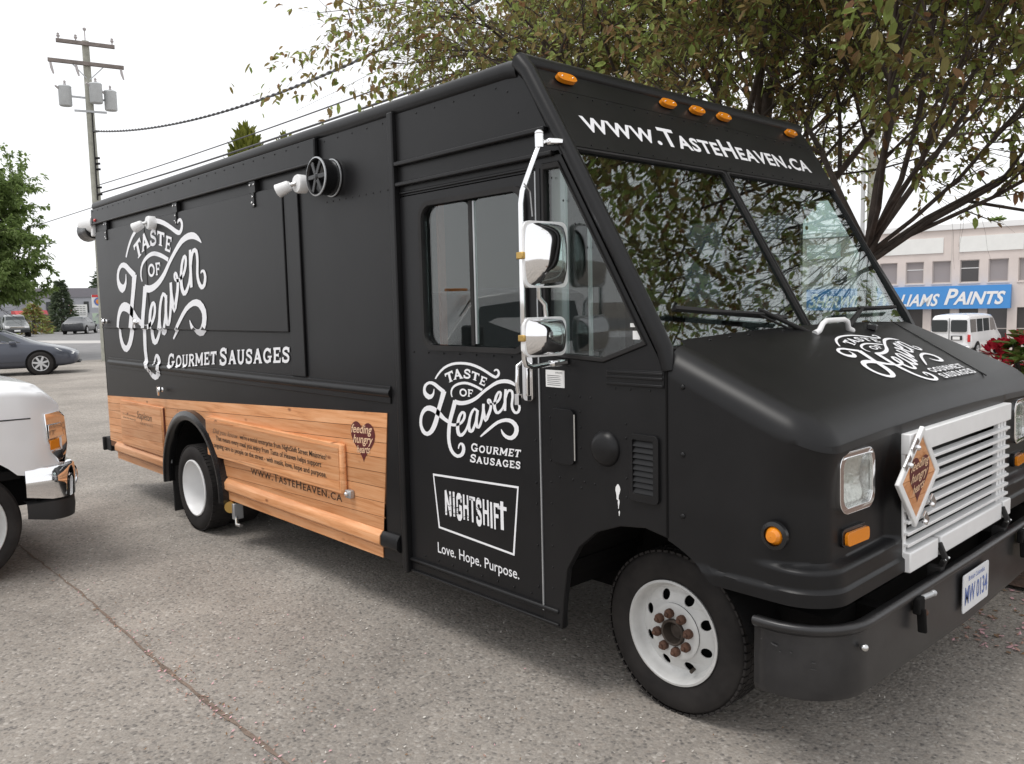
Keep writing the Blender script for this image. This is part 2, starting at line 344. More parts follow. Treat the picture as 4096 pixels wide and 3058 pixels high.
LOGO=[[[-0.282,0.2463,-0.2927,0.2493],[-0.2711,0.2576,-0.2827,0.2614],[-0.2539,0.2729,-0.2664,0.2781],[-0.2313,0.2895,-0.2438,0.2964],[-0.2046,0.305,-0.2156,0.3141],[-0.1742,0.3166,-0.1823,0.3278],[-0.1414,0.3253,-0.1465,0.3378],[-0.109,0.3305,-0.1108,0.3435],[-0.0747,0.3329,-0.0739,0.3459],[-0.0364,0.3328,-0.0335,0.3462],[0.0016,0.33,0.0072,0.3435],[0.037,0.3239,0.045,0.3369],[0.0701,0.3157,0.0798,0.3282],[0.1009,0.306,0.1115,0.3176],[0.1276,0.2962,0.1385,0.3073],[0.1476,0.2878,0.1588,0.2991],[0.1641,0.2811,0.1746,0.2931],[0.1799,0.2766,0.1871,0.2895],[0.1964,0.2757,0.194,0.2886],[0.2112,0.2818,0.1988,0.2909],[0.2201,0.29,0.2042,0.2955],[0.2244,0.2984,0.2078,0.3],[0.2244,0.307,0.2091,0.3045],[0.2197,0.3151,0.2066,0.3096],[0.211,0.3216,0.2028,0.3131],[0.1986,0.3227,0.1983,0.3135],[0.1874,0.3201,0.1932,0.3131],[0.1817,0.3145,0.1898,0.3113],[0.18,0.3102,0.1866,0.3085]],[[-0.1455,0.1622,-0.1532,0.1597],[-0.1492,0.1695,-0.1587,0.1671],[-0.1514,0.1795,-0.1632,0.1783],[-0.1483,0.1916,-0.1614,0.1925],[-0.1406,0.2035,-0.1537,0.2074],[-0.1272,0.2128,-0.1387,0.2204],[-0.1097,0.2206,-0.1186,0.2311],[-0.0888,0.2269,-0.0944,0.239],[-0.0664,0.2313,-0.0688,0.2441],[-0.0457,0.2334,-0.0446,0.2465],[-0.0247,0.2331,-0.0198,0.246],[-0.0003,0.2294,0.0071,0.242],[0.0232,0.2245,0.0317,0.2368],[0.0404,0.2204,0.0494,0.2321],[0.0552,0.2163,0.0647,0.2274],[0.0718,0.211,0.0815,0.222],[0.0844,0.2068,0.0943,0.2178]],[[-0.305,0.1935,-0.2989,0.1937],[-0.3077,0.1842,-0.2987,0.1842],[-0.3128,0.1733,-0.2996,0.1723],[-0.3204,0.1663,-0.303,0.1618],[-0.3295,0.1619,-0.3107,0.1514],[-0.3402,0.16,-0.3254,0.1401],[-0.3422,0.161,-0.3528,0.1332],[-0.3492,0.1626,-0.3775,0.1409],[-0.362,0.1675,-0.3922,0.1534],[-0.371,0.1744,-0.3993,0.1673],[-0.3758,0.1838,-0.4,0.1819],[-0.3734,0.195,-0.3959,0.1972],[-0.3659,0.205,-0.3854,0.2121],[-0.3531,0.2128,-0.366,0.2243],[-0.3385,0.2173,-0.3417,0.2322],[-0.3239,0.2164,-0.3161,0.2331],[-0.3078,0.2123,-0.292,0.2289],[-0.2925,0.2056,-0.2723,0.221],[-0.2743,0.1961,-0.2536,0.2117],[-0.2485,0.1837,-0.2274,0.2005],[-0.2277,0.1736,-0.2056,0.1913]],[[-0.2385,0.1888,-0.1967,0.185],[-0.2449,0.1712,-0.2058,0.1676],[-0.2533,0.1493,-0.2173,0.1456],[-0.2616,0.1315,-0.2273,0.1276],[-0.2704,0.114,-0.2367,0.1104],[-0.2788,0.096,-0.2458,0.0929],[-0.2873,0.0779,-0.254,0.0756],[-0.295,0.0602,-0.26,0.0584],[-0.3033,0.0425,-0.2663,0.0401],[-0.3132,0.0232,-0.2751,0.0196],[-0.3245,0.0039,-0.2865,-0.0014],[-0.3372,-0.015,-0.3016,-0.0226],[-0.3506,-0.0305,-0.3205,-0.0421],[-0.3648,-0.0403,-0.3447,-0.0576],[-0.3746,-0.0445,-0.3744,-0.067],[-0.3831,-0.044,-0.4029,-0.0639],[-0.3956,-0.0387,-0.4226,-0.0527],[-0.4074,-0.0271,-0.4348,-0.0361],[-0.4158,-0.0117,-0.4415,-0.0171],[-0.418,0.0045,-0.4428,0.0018],[-0.4157,0.0211,-0.4401,0.0205],[-0.41,0.0369,-0.4348,0.0385],[-0.4004,0.0508,-0.4259,0.0558],[-0.3863,0.0627,-0.4127,0.0727],[-0.3719,0.0702,-0.3939,0.0879],[-0.3602,0.0726,-0.3688,0.0982],[-0.3483,0.0727,-0.3406,0.1023],[-0.3331,0.0709,-0.3131,0.0999],[-0.315,0.0667,-0.2876,0.0931],[-0.2948,0.0593,-0.2647,0.0826],[-0.2739,0.0504,-0.2446,0.0708],[-0.2544,0.0418,-0.2289,0.0593],[-0.2337,0.0328,-0.2139,0.0493],[-0.208,0.024,-0.1909,0.0409],[-0.188,0.0176,-0.1713,0.035]],[[-0.1419,0.1457,-0.1082,0.1427],[-0.1511,0.1234,-0.1183,0.1206],[-0.1626,0.0958,-0.1309,0.093],[-0.1727,0.0738,-0.1416,0.071],[-0.182,0.0528,-0.151,0.0508],[-0.189,0.0326,-0.1588,0.0318],[-0.1944,0.013,-0.165,0.0134],[-0.1986,-0.0067,-0.1688,-0.0052],[-0.2013,-0.026,-0.1714,-0.0239],[-0.203,-0.0452,-0.1741,-0.0424],[-0.2026,-0.065,-0.175,-0.0608],[-0.1993,-0.0865,-0.1727,-0.0808],[-0.1929,-0.1071,-0.1673,-0.0996],[-0.1827,-0.1246,-0.1587,-0.1148],[-0.1684,-0.139,-0.1472,-0.1263],[-0.1481,-0.1498,-0.1317,-0.1344],[-0.1229,-0.1549,-0.1175,-0.1373],[-0.0952,-0.1496,-0.1051,-0.1337],[-0.072,-0.1372,-0.094,-0.1271],[-0.0595,-0.1206,-0.0863,-0.1177],[-0.0548,-0.1043,-0.0812,-0.106],[-0.0559,-0.09,-0.0806,-0.0954],[-0.0622,-0.0783,-0.0831,-0.0874],[-0.0747,-0.0712,-0.0874,-0.083],[-0.0924,-0.0707,-0.0891,-0.0812],[-0.1051,-0.0795,-0.0932,-0.0839],[-0.1119,-0.0896,-0.0999,-0.091],[-0.114,-0.0993,-0.1045,-0.0993],[-0.1142,-0.1067,-0.1073,-0.1063]],[[-0.1393,0.1283,-0.1264,0.1501],[-0.1197,0.1252,-0.1084,0.1473],[-0.0927,0.1228,-0.0865,0.1451],[-0.0668,0.1246,-0.0675,0.1458],[-0.0411,0.1291,-0.0463,0.1487],[-0.0138,0.136,-0.0223,0.154],[0.0131,0.1451,0.0017,0.1612],[0.0372,0.1559,0.0235,0.1698],[0.06,0.1684,0.0449,0.1802],[0.0816,0.183,0.0666,0.1932],[0.1038,0.198,0.0903,0.2079],[0.1299,0.2129,0.1175,0.2234],[0.1576,0.2271,0.1454,0.2384],[0.1841,0.2395,0.1723,0.2525],[0.2091,0.2489,0.2001,0.2645],[0.2332,0.2541,0.2291,0.2717],[0.256,0.2565,0.2563,0.2751],[0.2751,0.2566,0.2801,0.2752],[0.2915,0.255,0.301,0.2722],[0.3062,0.2522,0.3181,0.2662],[0.32,0.2483,0.3314,0.2585],[0.3348,0.2434,0.3421,0.249],[0.346,0.2392,0.3489,0.2412]],[[-0.1815,0.0089,-0.1727,0.0254],[-0.1681,0.0079,-0.161,0.0237],[-0.1493,0.0075,-0.1459,0.0227],[-0.1297,0.0093,-0.1309,0.024],[-0.1094,0.0135,-0.1152,0.0272],[-0.0888,0.0211,-0.0988,0.0325],[-0.0698,0.0318,-0.0841,0.0398],[-0.0549,0.0459,-0.0724,0.0508],[-0.0448,0.0607,-0.0644,0.0627],[-0.0411,0.0749,-0.0616,0.0733],[-0.0434,0.0871,-0.0627,0.0805],[-0.0556,0.0948,-0.065,0.0822],[-0.0753,0.0932,-0.0657,0.0824],[-0.0907,0.0823,-0.073,0.076],[-0.1034,0.0675,-0.0822,0.0639],[-0.1129,0.05,-0.0893,0.0484],[-0.1198,0.0313,-0.0946,0.0311],[-0.1243,0.0131,-0.0981,0.0145],[-0.1257,-0.0045,-0.0988,-0.0008],[-0.1233,-0.0216,-0.0957,-0.0146],[-0.1154,-0.036,-0.0908,-0.023],[-0.0959,-0.0424,-0.0885,-0.024],[-0.0729,-0.0375,-0.0848,-0.0238],[-0.0559,-0.0248,-0.0727,-0.0169],[-0.0422,-0.01,-0.0585,-0.0051],[-0.0318,0.0044,-0.0478,0.0076],[-0.0231,0.0189,-0.0389,0.0212],[-0.0148,0.0342,-0.0306,0.0361],[-0.0088,0.046,-0.0248,0.0477]],[[0.0568,0.1077,0.042,0.0987],[0.0465,0.1151,0.034,0.1049],[0.0259,0.1195,0.0298,0.1079],[0.0067,0.1068,0.0222,0.1009],[-0.0073,0.0903,0.0109,0.0866],[-0.017,0.0729,0.0028,0.071],[-0.0242,0.0548,-0.0032,0.0541],[-0.0298,0.0369,-0.0075,0.0373],[-0.0327,0.0196,-0.0089,0.0224],[-0.0311,0.0037,-0.0064,0.0097],[-0.0241,-0.0091,-0.0028,0.003],[-0.004,-0.0127,-0.0055,0.0034],[0.0138,-0.0042,-0.0035,0.0041],[0.0234,0.0087,0.0043,0.0125],[0.0312,0.024,0.0136,0.0264],[0.0397,0.0408,0.0227,0.0426],[0.0478,0.0586,0.0308,0.0598],[0.0549,0.0776,0.0372,0.0784],[0.0598,0.0922,0.0415,0.0929]],[[0.0427,0.109,0.0621,0.1087],[0.0365,0.088,0.0571,0.0879],[0.0301,0.0626,0.0521,0.0634],[0.0279,0.0432,0.0508,0.0457],[0.0295,0.0276,0.0522,0.0335],[0.0385,0.0167,0.0554,0.0288],[0.0602,0.016,0.0504,0.0277],[0.0728,0.0281,0.0552,0.0324],[0.0814,0.0433,0.0638,0.0454],[0.0892,0.0615,0.071,0.0626],[0.0962,0.081,0.0771,0.0817],[0.1017,0.099,0.0824,0.0994],[0.1058,0.1162,0.0865,0.1158],[0.1076,0.1329,0.0887,0.1319],[0.1081,0.1452,0.0898,0.144]],[[0.0881,0.1439,0.1065,0.1451],[0.0865,0.1303,0.1063,0.1319],[0.0853,0.113,0.1069,0.1154],[0.0856,0.0979,0.1092,0.1018],[0.088,0.0835,0.1126,0.0887],[0.094,0.0667,0.1164,0.0732],[0.1089,0.0533,0.1144,0.0676],[0.1295,0.0669,0.1092,0.0711],[0.139,0.0831,0.1173,0.0869],[0.1492,0.0996,0.1283,0.1033],[0.1582,0.1173,0.1379,0.1195],[0.163,0.1335,0.143,0.1336],[0.1639,0.1482,0.1449,0.1459],[0.16,0.1613,0.1431,0.1569],[0.1527,0.1712,0.1399,0.1638],[0.1393,0.1743,0.1389,0.1641],[0.1266,0.1686,0.1393,0.1645],[0.1239,0.1591,0.1381,0.1606],[0.1276,0.1495,0.1393,0.1555],[0.1399,0.1438,0.1467,0.1527],[0.1552,0.1415,0.1568,0.1514],[0.1708,0.1439,0.1679,0.1536],[0.182,0.147,0.1776,0.1566]],[[0.1779,0.1451,0.1712,0.1555],[0.1919,0.1503,0.1838,0.1601],[0.2096,0.1592,0.1977,0.1668],[0.2227,0.1721,0.2077,0.1768],[0.2319,0.1857,0.2154,0.1883],[0.2364,0.1988,0.219,0.1988],[0.2359,0.2103,0.2191,0.2056],[0.2248,0.2175,0.2187,0.2064],[0.2084,0.2146,0.218,0.2064],[0.1961,0.2041,0.211,0.1992],[0.1855,0.1899,0.203,0.1869],[0.1779,0.1734,0.1967,0.1719],[0.1727,0.1563,0.1924,0.1561],[0.17,0.1406,0.191,0.1422],[0.1706,0.1259,0.1924,0.1304],[0.1765,0.1122,0.197,0.12],[0.188,0.1018,0.2017,0.1147],[0.2071,0.1016,0.2026,0.1149],[0.2224,0.109,0.2101,0.1181],[0.2359,0.1207,0.2226,0.1268],[0.248,0.1345,0.2345,0.1383],[0.2571,0.1492,0.2421,0.1517],[0.2631,0.1605,0.2467,0.1627]],[[0.2558,0.2274,0.2729,0.2277],[0.2529,0.2105,0.2711,0.2109],[0.2498,0.1891,0.2691,0.1899],[0.2484,0.1713,0.2679,0.1724],[0.2475,0.1543,0.2668,0.1555],[0.2465,0.1356,0.2654,0.1369],[0.2458,0.1213,0.2641,0.1226]],[[0.2701,0.1837,0.2534,0.1852],[0.274,0.194,0.2576,0.196],[0.2796,0.2058,0.2638,0.2091],[0.2859,0.2138,0.2718,0.2198],[0.2907,0.2174,0.284,0.2283],[0.2958,0.2177,0.3018,0.2298],[0.3008,0.2159,0.3166,0.2231],[0.3036,0.207,0.3209,0.2095],[0.3038,0.1929,0.3207,0.1934],[0.3003,0.1758,0.3169,0.1756],[0.2966,0.1581,0.3136,0.159],[0.2976,0.1439,0.3148,0.1473],[0.3018,0.1321,0.3187,0.138],[0.31,0.1211,0.3254,0.1297],[0.3226,0.1132,0.3317,0.1255],[0.3402,0.1135,0.3363,0.1259],[0.3554,0.1209,0.3416,0.1282],[0.3639,0.1332,0.3471,0.1358],[0.3673,0.1462,0.3507,0.1453],[0.3643,0.1569,0.3501,0.1528],[0.3568,0.1649,0.3475,0.158],[0.3454,0.1673,0.3427,0.1594],[0.3346,0.1657,0.3373,0.1595],[0.3291,0.1612,0.3347,0.1585],[0.3277,0.1576,0.3321,0.1564]],[[0.0719,-0.0256,0.0655,-0.0214],[0.0886,-0.016,0.0796,-0.0101],[0.1109,-0.0029,0.099,0.0049],[0.1322,0.0108,0.1193,0.0196],[0.1554,0.0255,0.1422,0.035],[0.1812,0.0416,0.1684,0.0522],[0.2075,0.0554,0.1973,0.0681],[0.2345,0.0644,0.2285,0.0795],[0.2598,0.0692,0.2592,0.0864],[0.2802,0.069,0.2876,0.0877],[0.2963,0.065,0.3131,0.083],[0.3102,0.0563,0.3345,0.0713],[0.3188,0.0457,0.3485,0.0544],[0.319,0.033,0.3497,0.0339],[0.3138,0.0201,0.3414,0.0138],[0.3037,0.01,0.3245,-0.0032],[0.2932,0.0037,0.3007,-0.0154],[0.2826,0.0024,0.2754,-0.0168],[0.2683,0.0041,0.2551,-0.0116],[0.2555,0.0085,0.2399,-0.0034],[0.2442,0.0149,0.2291,0.0071],[0.2341,0.0233,0.2244,0.0196],[0.227,0.0307,0.2231,0.0294]]]
LOGO_TASTE=[["T",[[-0.2075,0.2792],[-0.1396,0.3016],[-0.12,0.2494],[-0.1867,0.2298]]],["A",[[-0.1324,0.3049],[-0.0727,0.3119],[-0.0551,0.2627],[-0.1292,0.2514]]],["S",[[-0.046,0.3124],[0.0077,0.3112],[0.0095,0.2647],[-0.0539,0.2628]]],["T",[[0.0185,0.3059],[0.0781,0.2931],[0.0645,0.2524],[0.0078,0.2635]]],["E",[[0.0886,0.2844],[0.1362,0.2739],[0.1116,0.2314],[0.0689,0.242]]],["O",[[-0.086,0.2104],[-0.0247,0.2105],[-0.0276,0.1709],[-0.0879,0.1696]]],["F",[[-0.019,0.2109],[0.0237,0.2096],[0.0193,0.172],[-0.0219,0.1727]]]]
DOOR_TEXT=[["G",[[-0.0048,-0.0623],[0.0507,-0.0612],[0.0478,-0.1042],[-0.0079,-0.1072]]],["O",[[0.0587,-0.0679],[0.1062,-0.0658],[0.1004,-0.1039],[0.0543,-0.106]]],["U",[[0.1126,-0.0655],[0.1591,-0.0635],[0.1518,-0.1017],[0.1066,-0.1036]]],["R",[[0.1654,-0.0632],[0.2111,-0.0613],[0.2022,-0.0994],[0.1579,-0.1014]]],["M",[[0.2173,-0.061],[0.2732,-0.0586],[0.2625,-0.0968],[0.2082,-0.0992]]],["E",[[0.2808,-0.0583],[0.3202,-0.0566],[0.3082,-0.0947],[0.2699,-0.0964]]],["T",[[0.3256,-0.0563],[0.3665,-0.0546],[0.3532,-0.0928],[0.3134,-0.0945]]],["S",[[-0.0113,-0.1197],[0.0356,-0.1184],[0.0299,-0.1609],[-0.0188,-0.1625]]],["A",[[0.0358,-0.1264],[0.0826,-0.1243],[0.0798,-0.1598],[0.0327,-0.1617]]],["U",[[0.089,-0.1241],[0.1327,-0.1222],[0.1302,-0.1579],[0.0861,-0.1596]]],["S",[[0.1387,-0.1219],[0.1774,-0.1203],[0.1751,-0.1561],[0.1361,-0.1576]]],["A",[[0.1826,-0.12],[0.227,-0.1181],[0.225,-0.1541],[0.1804,-0.1559]]],["G",[[0.233,-0.1179],[0.2766,-0.116],[0.2749,-0.1522],[0.2311,-0.1539]]],["E",[[0.2825,-0.1158],[0.3193,-0.1142],[0.3178,-0.1505],[0.2809,-0.1519]]],["S",[[0.3242,-0.114],[0.3604,-0.1124],[0.3592,-0.1489],[0.3228,-0.1503]]]]
REAR_TEXT=[["G",[[-6.581,1.4677],[-6.4274,1.4771],[-6.4466,1.3493],[-6.6031,1.3392]]],["O",[[-6.4028,1.4578],[-6.2793,1.4671],[-6.2936,1.3632],[-6.4153,1.3538]]],["U",[[-6.2625,1.4684],[-6.139,1.4776],[-6.1552,1.3739],[-6.2769,1.3645]]],["R",[[-6.1222,1.4789],[-5.9987,1.4882],[-6.0168,1.3845],[-6.1386,1.3751]]],["M",[[-5.9819,1.4894],[-5.8276,1.501],[-5.8479,1.3976],[-6.0002,1.3858]]],["E",[[-5.8065,1.5026],[-5.6954,1.5109],[-5.7176,1.4076],[-5.8272,1.3992]]],["T",[[-5.6803,1.5121],[-5.563,1.5209],[-5.5869,1.4177],[-5.7026,1.4088]]],["S",[[-5.511,1.5434],[-5.3716,1.5505],[-5.3891,1.4197],[-5.5297,1.4083]]],["A",[[-5.3496,1.5316],[-5.2176,1.5385],[-5.2313,1.4318],[-5.3638,1.4248]]],["U",[[-5.1996,1.5394],[-5.0738,1.546],[-5.0871,1.4394],[-5.2133,1.4327]]],["S",[[-5.0567,1.5469],[-4.9435,1.5529],[-4.9563,1.4464],[-5.0699,1.4403]]],["A",[[-4.928,1.5537],[-4.796,1.5606],[-4.8083,1.4542],[-4.9408,1.4472]]],["G",[[-4.778,1.5616],[-4.6459,1.5685],[-4.6577,1.4622],[-4.7902,1.4552]]],["E",[[-4.6279,1.5695],[-4.5148,1.5754],[-4.5261,1.4692],[-4.6397,1.4631]]],["S",[[-4.4993,1.5762],[-4.3861,1.5822],[-4.397,1.476],[-4.5106,1.47]]]]
# ================================================================== the food truck
YW = 2.51
T = thing('food_truck', (-4.5, YW/2, 0), 'matte black step van food truck with wood print lower panels and white lettering', 'food truck', world=True)
V = M['vinyl']
RW = (-6.137, .37); FW = (-1.503, .37)
def arc_over(cx, cz, r, zcut, n=22):
    a0 = math.asin((zcut-cz)/r); return [(cx + r*math.cos(math.pi - a0 - (math.pi-2*a0)*i/n), cz + r*math.sin(math.pi - a0 - (math.pi-2*a0)*i/n)) for i in range(n+1)]
side_outer = [(-8.34,.46),(-8.13,.46),(-8.13,.36)] + arc_over(RW[0], RW[1], .575, .36) + [(-3.13,.36),(-3.13,2.88),(-8.34,2.88)]
MB().prism([side_outer], FY, 0, .04).build('side_panel', V, T, bevel=.006)
MB().prism([side_outer], FY, YW-.04, YW).build('side_panel', V, T, bevel=.006, label='far side body panel, turned away from the wood print')
MB().box(-8.37,-8.34,.0,YW,.46,2.88).build('rear_panel', V, T, bevel=.02)
# roof with a slight crown
rb = MB(); nx = 2; ny = 10; vs = []; fs = []
for x in (-8.38, -2.16):
    for j in range(ny+1):
        y = .03 + (YW-.06)*j/ny; vs.append((x, y, 2.915 + .05*(1-((y-YW/2)/(YW/2))**2)))
for j in range(ny): fs.append((j, j+1, ny+1+j+1, ny+1+j))
vs += [(v[0], v[1], v[2]-.05) for v in vs]; k = 2*(ny+1)
fs += [tuple(i+k for i in f[::-1]) for f in fs[:]]
fs += [tuple([0]+list(range(1,ny+1))[::1]+[k+i for i in range(ny,-1,-1)])] + [tuple([ny+1+i for i in range(ny+1)]+[k+ny+1+i for i in range(ny,-1,-1)])]
rb.add(vs, fs).build('roof', V, T, smooth=40)
for y in (.028, YW-.028):
    MB().tube([(-8.37,y,2.893),(-2.23,y,2.893),(-2.15,y,2.885)], .047, 14).build('roof_rail', V, T, smooth=50)
# drip fascia, belt rail, mouldings on the near side
MB().prism([[(-8.37,2.712),(-3.92,2.712),(-3.92,2.86),(-8.37,2.86)]], FY, -.032, -.001).build('drip_fascia', V, T, bevel=.008)
MB().tube([(-8.37,-.034,2.714),(-3.92,-.034,2.714)], .008, 6).build('drip_moulding', V, T, smooth=60)
MB().tube([(-8.21,.004,1.335),(-3.24,.004,1.345)], .028, 12).build('belt_rail', V, T, smooth=60)
MB().box(-8.21,-3.24,-.010,.0,1.285,1.385).build('belt_moulding', V, T, bevel=.004)
# serving hatch: two raised leaves, a counter strip and a post
MB().box(-8.30,-6.925,-.024,-.001,1.678,2.63).build('hatch_leaf', V, T, bevel=.005)
MB().box(-6.905,-4.375,-.024,-.001,1.678,2.63).build('hatch_leaf', V, T, bevel=.005)
MB().box(-8.30,-4.375,-.005,-.001,1.385,1.672).build('counter_flap', V, T, bevel=.002)
MB().box(-4.365,-4.185,-.016,-.001,1.39,2.63).build('hatch_post', V, T, bevel=.004)
MB().tube([(-6.915,-.014,1.68),(-6.915,-.014,2.6)], .012, 6).build('hatch_seal', M['rubber'], T, smooth=60)
for hx in (-4.773, -6.17, -7.95):
    h = MB().box(hx-.045,hx+.045,-.034,-.001,2.625,2.705).box(hx-.018,hx+.022,-.034,-.025,2.53,2.63).build('hinge', V, T, bevel=.003)
    b = MB()
    for bx, bz in ((-.03,2.68),(.03,2.68),(.003,2.60),(-.01,2.56),(.015,2.545)): b.ball((hx+bx,-.036,bz), .008,.005,.008,6,4)
    b.build('bolt', M['steel'], h, smooth=60)
def latch(x, z, s=1.0):
    m = MB().lathe([(0,-.045),(.02,-.043),(.026,-.03),(.018,-.012),(.022,.0)], (x,-.024,z), (0,1,0), 12)
    m.bar((x,-.065,z+.03*s),(x-.02*s,-.055,z-.05*s),.018,.012,(0,1,0)); m.build('latch', M['chrome'], T, smooth=40)
latch(-8.14,1.745); latch(-7.228,1.74); latch(-6.73,1.15)
# rivets along the roof line and around the cab side
rv = MB()
def rivet(x, z, y=0.0, r=.0055): rv.ball((x, y-.0005, z), r, .003, r, 6, 3)
x = -3.85
while x < -2.3: rivet(x, 2.83 if x > -3.1 else 2.83); x += .155
x = -8.3
while x < -4.0: rivet(x, 2.835, -.033); x += .155
for i in range(10): rivet(-3.85+i*.072, 2.47)
for i in range(8): rivet(-2.22+i*.068, 2.80-i*.105, 0.0)
for z in (1.50,1.41,1.32,1.22,1.12,1.02,.92,.82,.72,.62,.52): rivet(-1.985, z)
for x in (-1.95,-1.87,-1.80,-1.74): rivet(x,1.425); rivet(x+.02,1.05)
for z in (1.36,1.29,1.20,1.11,1.02): rivet(-1.80,z)
for z in (1.33,1.27,1.10,1.02): rivet(-1.545,z)
for x in (-1.95,-1.60,-1.52,-1.42): rivet(x,1.475)
for i in range(7): rivet(-3.02+i*.13,1.585,.006)
for i in range(8): rivet(-2.98+i*.12,.455,.006)
for z in (.5,.7,.9,1.0,1.2,1.4,1.5): rivet(-2.09,z,.006)
tag(rv.build('rivets', V, T, smooth=60), kind='stuff')
# ---- cab side: pillar, header, ledges
MB().box(-3.155,-3.108,-.028,.02,.335,2.87).build('door_pillar', V, T, bevel=.008)
MB().prism([[(-3.108,2.60),(-1.97,2.60),(-2.10,2.82),(-2.16,2.88),(-3.108,2.88)]], FY, 0, .04).build('cab_header', V, T, bevel=.004)
MB().bar((-3.105,-.012,2.592),(-1.97,-.012,2.592),.03,.024).build('header_ledge', V, T, bevel=.006)
MB().prism([[(-3.108,2.495),(-1.905,2.495),(-1.965,2.59),(-3.108,2.59)]], FY, .006, .04).build('track_cover', V, T)
MB().bar((-3.105,-.006,2.484),(-1.93,-.006,2.484),.034,.022).build('track_ledge', V, T, bevel=.006)
MB().bar((-3.105,.012,2.440),(-2.05,.012,2.440),.02,.014).build('door_track', V, T, bevel=.004)
MB().prism([[(-3.108,2.425),(-2.055,2.425),(-2.055,2.475),(-3.108,2.475)]], FY, .012, .04).build('track_panel', V, T)
# front cab panel with the quarter window opening
PIL = [(-2.114,2.903),(-1.355,1.625)]
cab = [(-2.052,.335),(-1.934,.335),(-1.919,.486),(-1.893,.633),(-1.824,.745),(-1.72,.835),(-1.582,.888),(-1.45,.905),(-1.339,.885),(-1.339,1.60),(-1.40,1.72),(-1.865,2.475),(-2.052,2.475)]
qwin = [(-2.005,1.598),(-1.66,1.582),(-1.435,1.66),(-1.905,2.445),(-2.005,2.445)]
def shrink(poly, d):
    cx = sum(p[0] for p in poly)/len(poly); cz = sum(p[1] for p in poly)/len(poly)
    return [(p[0]+(cx-p[0])*d/.4, p[1]+(cz-p[1])*d/.4) for p in poly]
MB().prism([cab, qwin], FY, 0, .035).build('cab_side', V, T, bevel=.004)
MB().prism([qwin, shrink(qwin, .02)], FY, -.008, .03).build('window_rubber', M['rubber'], T, bevel=.003)
qg = MB().prism([shrink(qwin, .012)], FY, .012, .017).build('quarter_window', M['glass'], T)
MB().box(-1.915,-1.885,.018,.03,1.60,2.43).build('window_channel', M['galv'], qg)
MB().box(-1.76,-1.745,.018,.03,1.60,2.17).build('window_channel', M['galv'], qg)
MB().box(-1.555,-1.515,.014,.03,1.64,1.84).build('window_channel', M['rubber'], qg)
sk_ = MB(); 
for a, b, c, d in ((-1.515,-1.485,1.762,1.780),(-1.525,-1.475,1.730,1.746),(-1.512,-1.475,1.680,1.715)): sk_.box(a,b,.0085,.0115,c,d)
sk_.build('window_sticker', M['paper'], qg)
MB().box(-2.002,-1.925,.055,.075,1.50,2.46).build('inner_jamb', mat('pale_jamb', (.33,.33,.32), .6), T)
MB().box(-2.045,-2.02,-.004,.0,1.60,2.43).build('door_edge_strip', V, T, bevel=.002)
MB().box(-2.051,-2.044,-.006,.012,.40,2.42).build('door_seam_strip', M['galv'], T)
# sliding door
door_o = rrect(-3.105,-2.056,.408,2.42,.02,3); dwin = rrect(-2.905,-2.145,1.625,2.35,.07,5)
D_ = MB().prism([door_o, dwin], FY, .030, .06).build('sliding_door', M['vinyl2'], T, bevel=.005)
MB().prism([rrect(-2.93,-2.12,1.60,2.375,.085,6), rrect(-2.905,-2.145,1.625,2.35,.07,6)], FY, .016, .034).build('window_rubber', M['rubber'], D_, bevel=.005)
MB().prism([rrect(-2.90,-2.535,1.63,2.345,.06,5)], FY, .046, .050).build('door_pane', M['glass'], D_)
MB().prism([rrect(-2.515,-2.15,1.63,2.345,.06,5)], FY, .040, .044).build('door_pane', M['glass'], D_)
MB().box(-2.54,-2.512,.034,.056,1.63,2.345).build('window_mullion', M['rubber'], D_, bevel=.003)
MB().box(-2.508,-2.496,.036,.05,1.64,2.34).build('window_mullion', M['galv'], D_)
MB().box(-2.88,-2.86,.10,.14,1.55,2.4).build('inner_post', mat('brown_post', (.16,.05,.025), .5), D_)
# chrome door handle: backing plate and grip
hnd = MB().prism([rrect(-2.152,-2.085,1.385,1.60,.02,4)], FY, .012, .030).build('door_handle', M['chrome'], D_, bevel=.004)
MB().tube([(-2.135,.01,1.575),(-2.14,-.03,1.55),(-2.14,-.035,1.46),(-2.138,-.03,1.42)], [.008,.009,.009,.009], 8).box(-2.152,-2.124,-.04,-.018,1.37,1.42).build('handle_grip', M['chrome'], hnd, smooth=50)
MB().box(-2.108,-2.094,-.012,.014,1.41,1.56).build('handle_rib', M['chrome'], hnd, bevel=.004)
# door sill
MB().box(-3.105,-1.95,-.012,.05,.405,.425).build('sill_moulding', V, T, bevel=.008)
MB().box(-3.105,-1.94,.004,.05,.335,.402).build('sill', V, T, bevel=.006)
MB().bar((-3.1,-.002,.352),(-1.95,-.002,.352),.016,.012).build('sill_moulding', V, T, bevel=.004)
# far side of the cab, with its own windows
fcab = [(-3.13,.36),(-1.934,.36),(-1.919,.486),(-1.893,.633),(-1.824,.745),(-1.72,.835),(-1.582,.888),(-1.45,.905),(-1.339,.885),(-1.339,1.60),(-1.40,1.72),(-2.10,2.85),(-2.16,2.88),(-3.13,2.88)]
fdw = rrect(-3.02,-2.14,1.42,2.38,.07,5); fqw = [(-2.09,1.598),(-1.66,1.582),(-1.435,1.66),(-1.905,2.445),(-2.09,2.445)]
MB().prism([fcab, fdw, fqw], FY, YW-.04, YW).build('cab_side', V, T, label='driver side cab panel on the far side of the van')
MB().prism([fdw], FY, YW-.022, YW-.018).build('door_pane', M['glass_dk'], T)
MB().prism([fqw], FY, YW-.022, YW-.018).build('quarter_window', M['glass'], T)
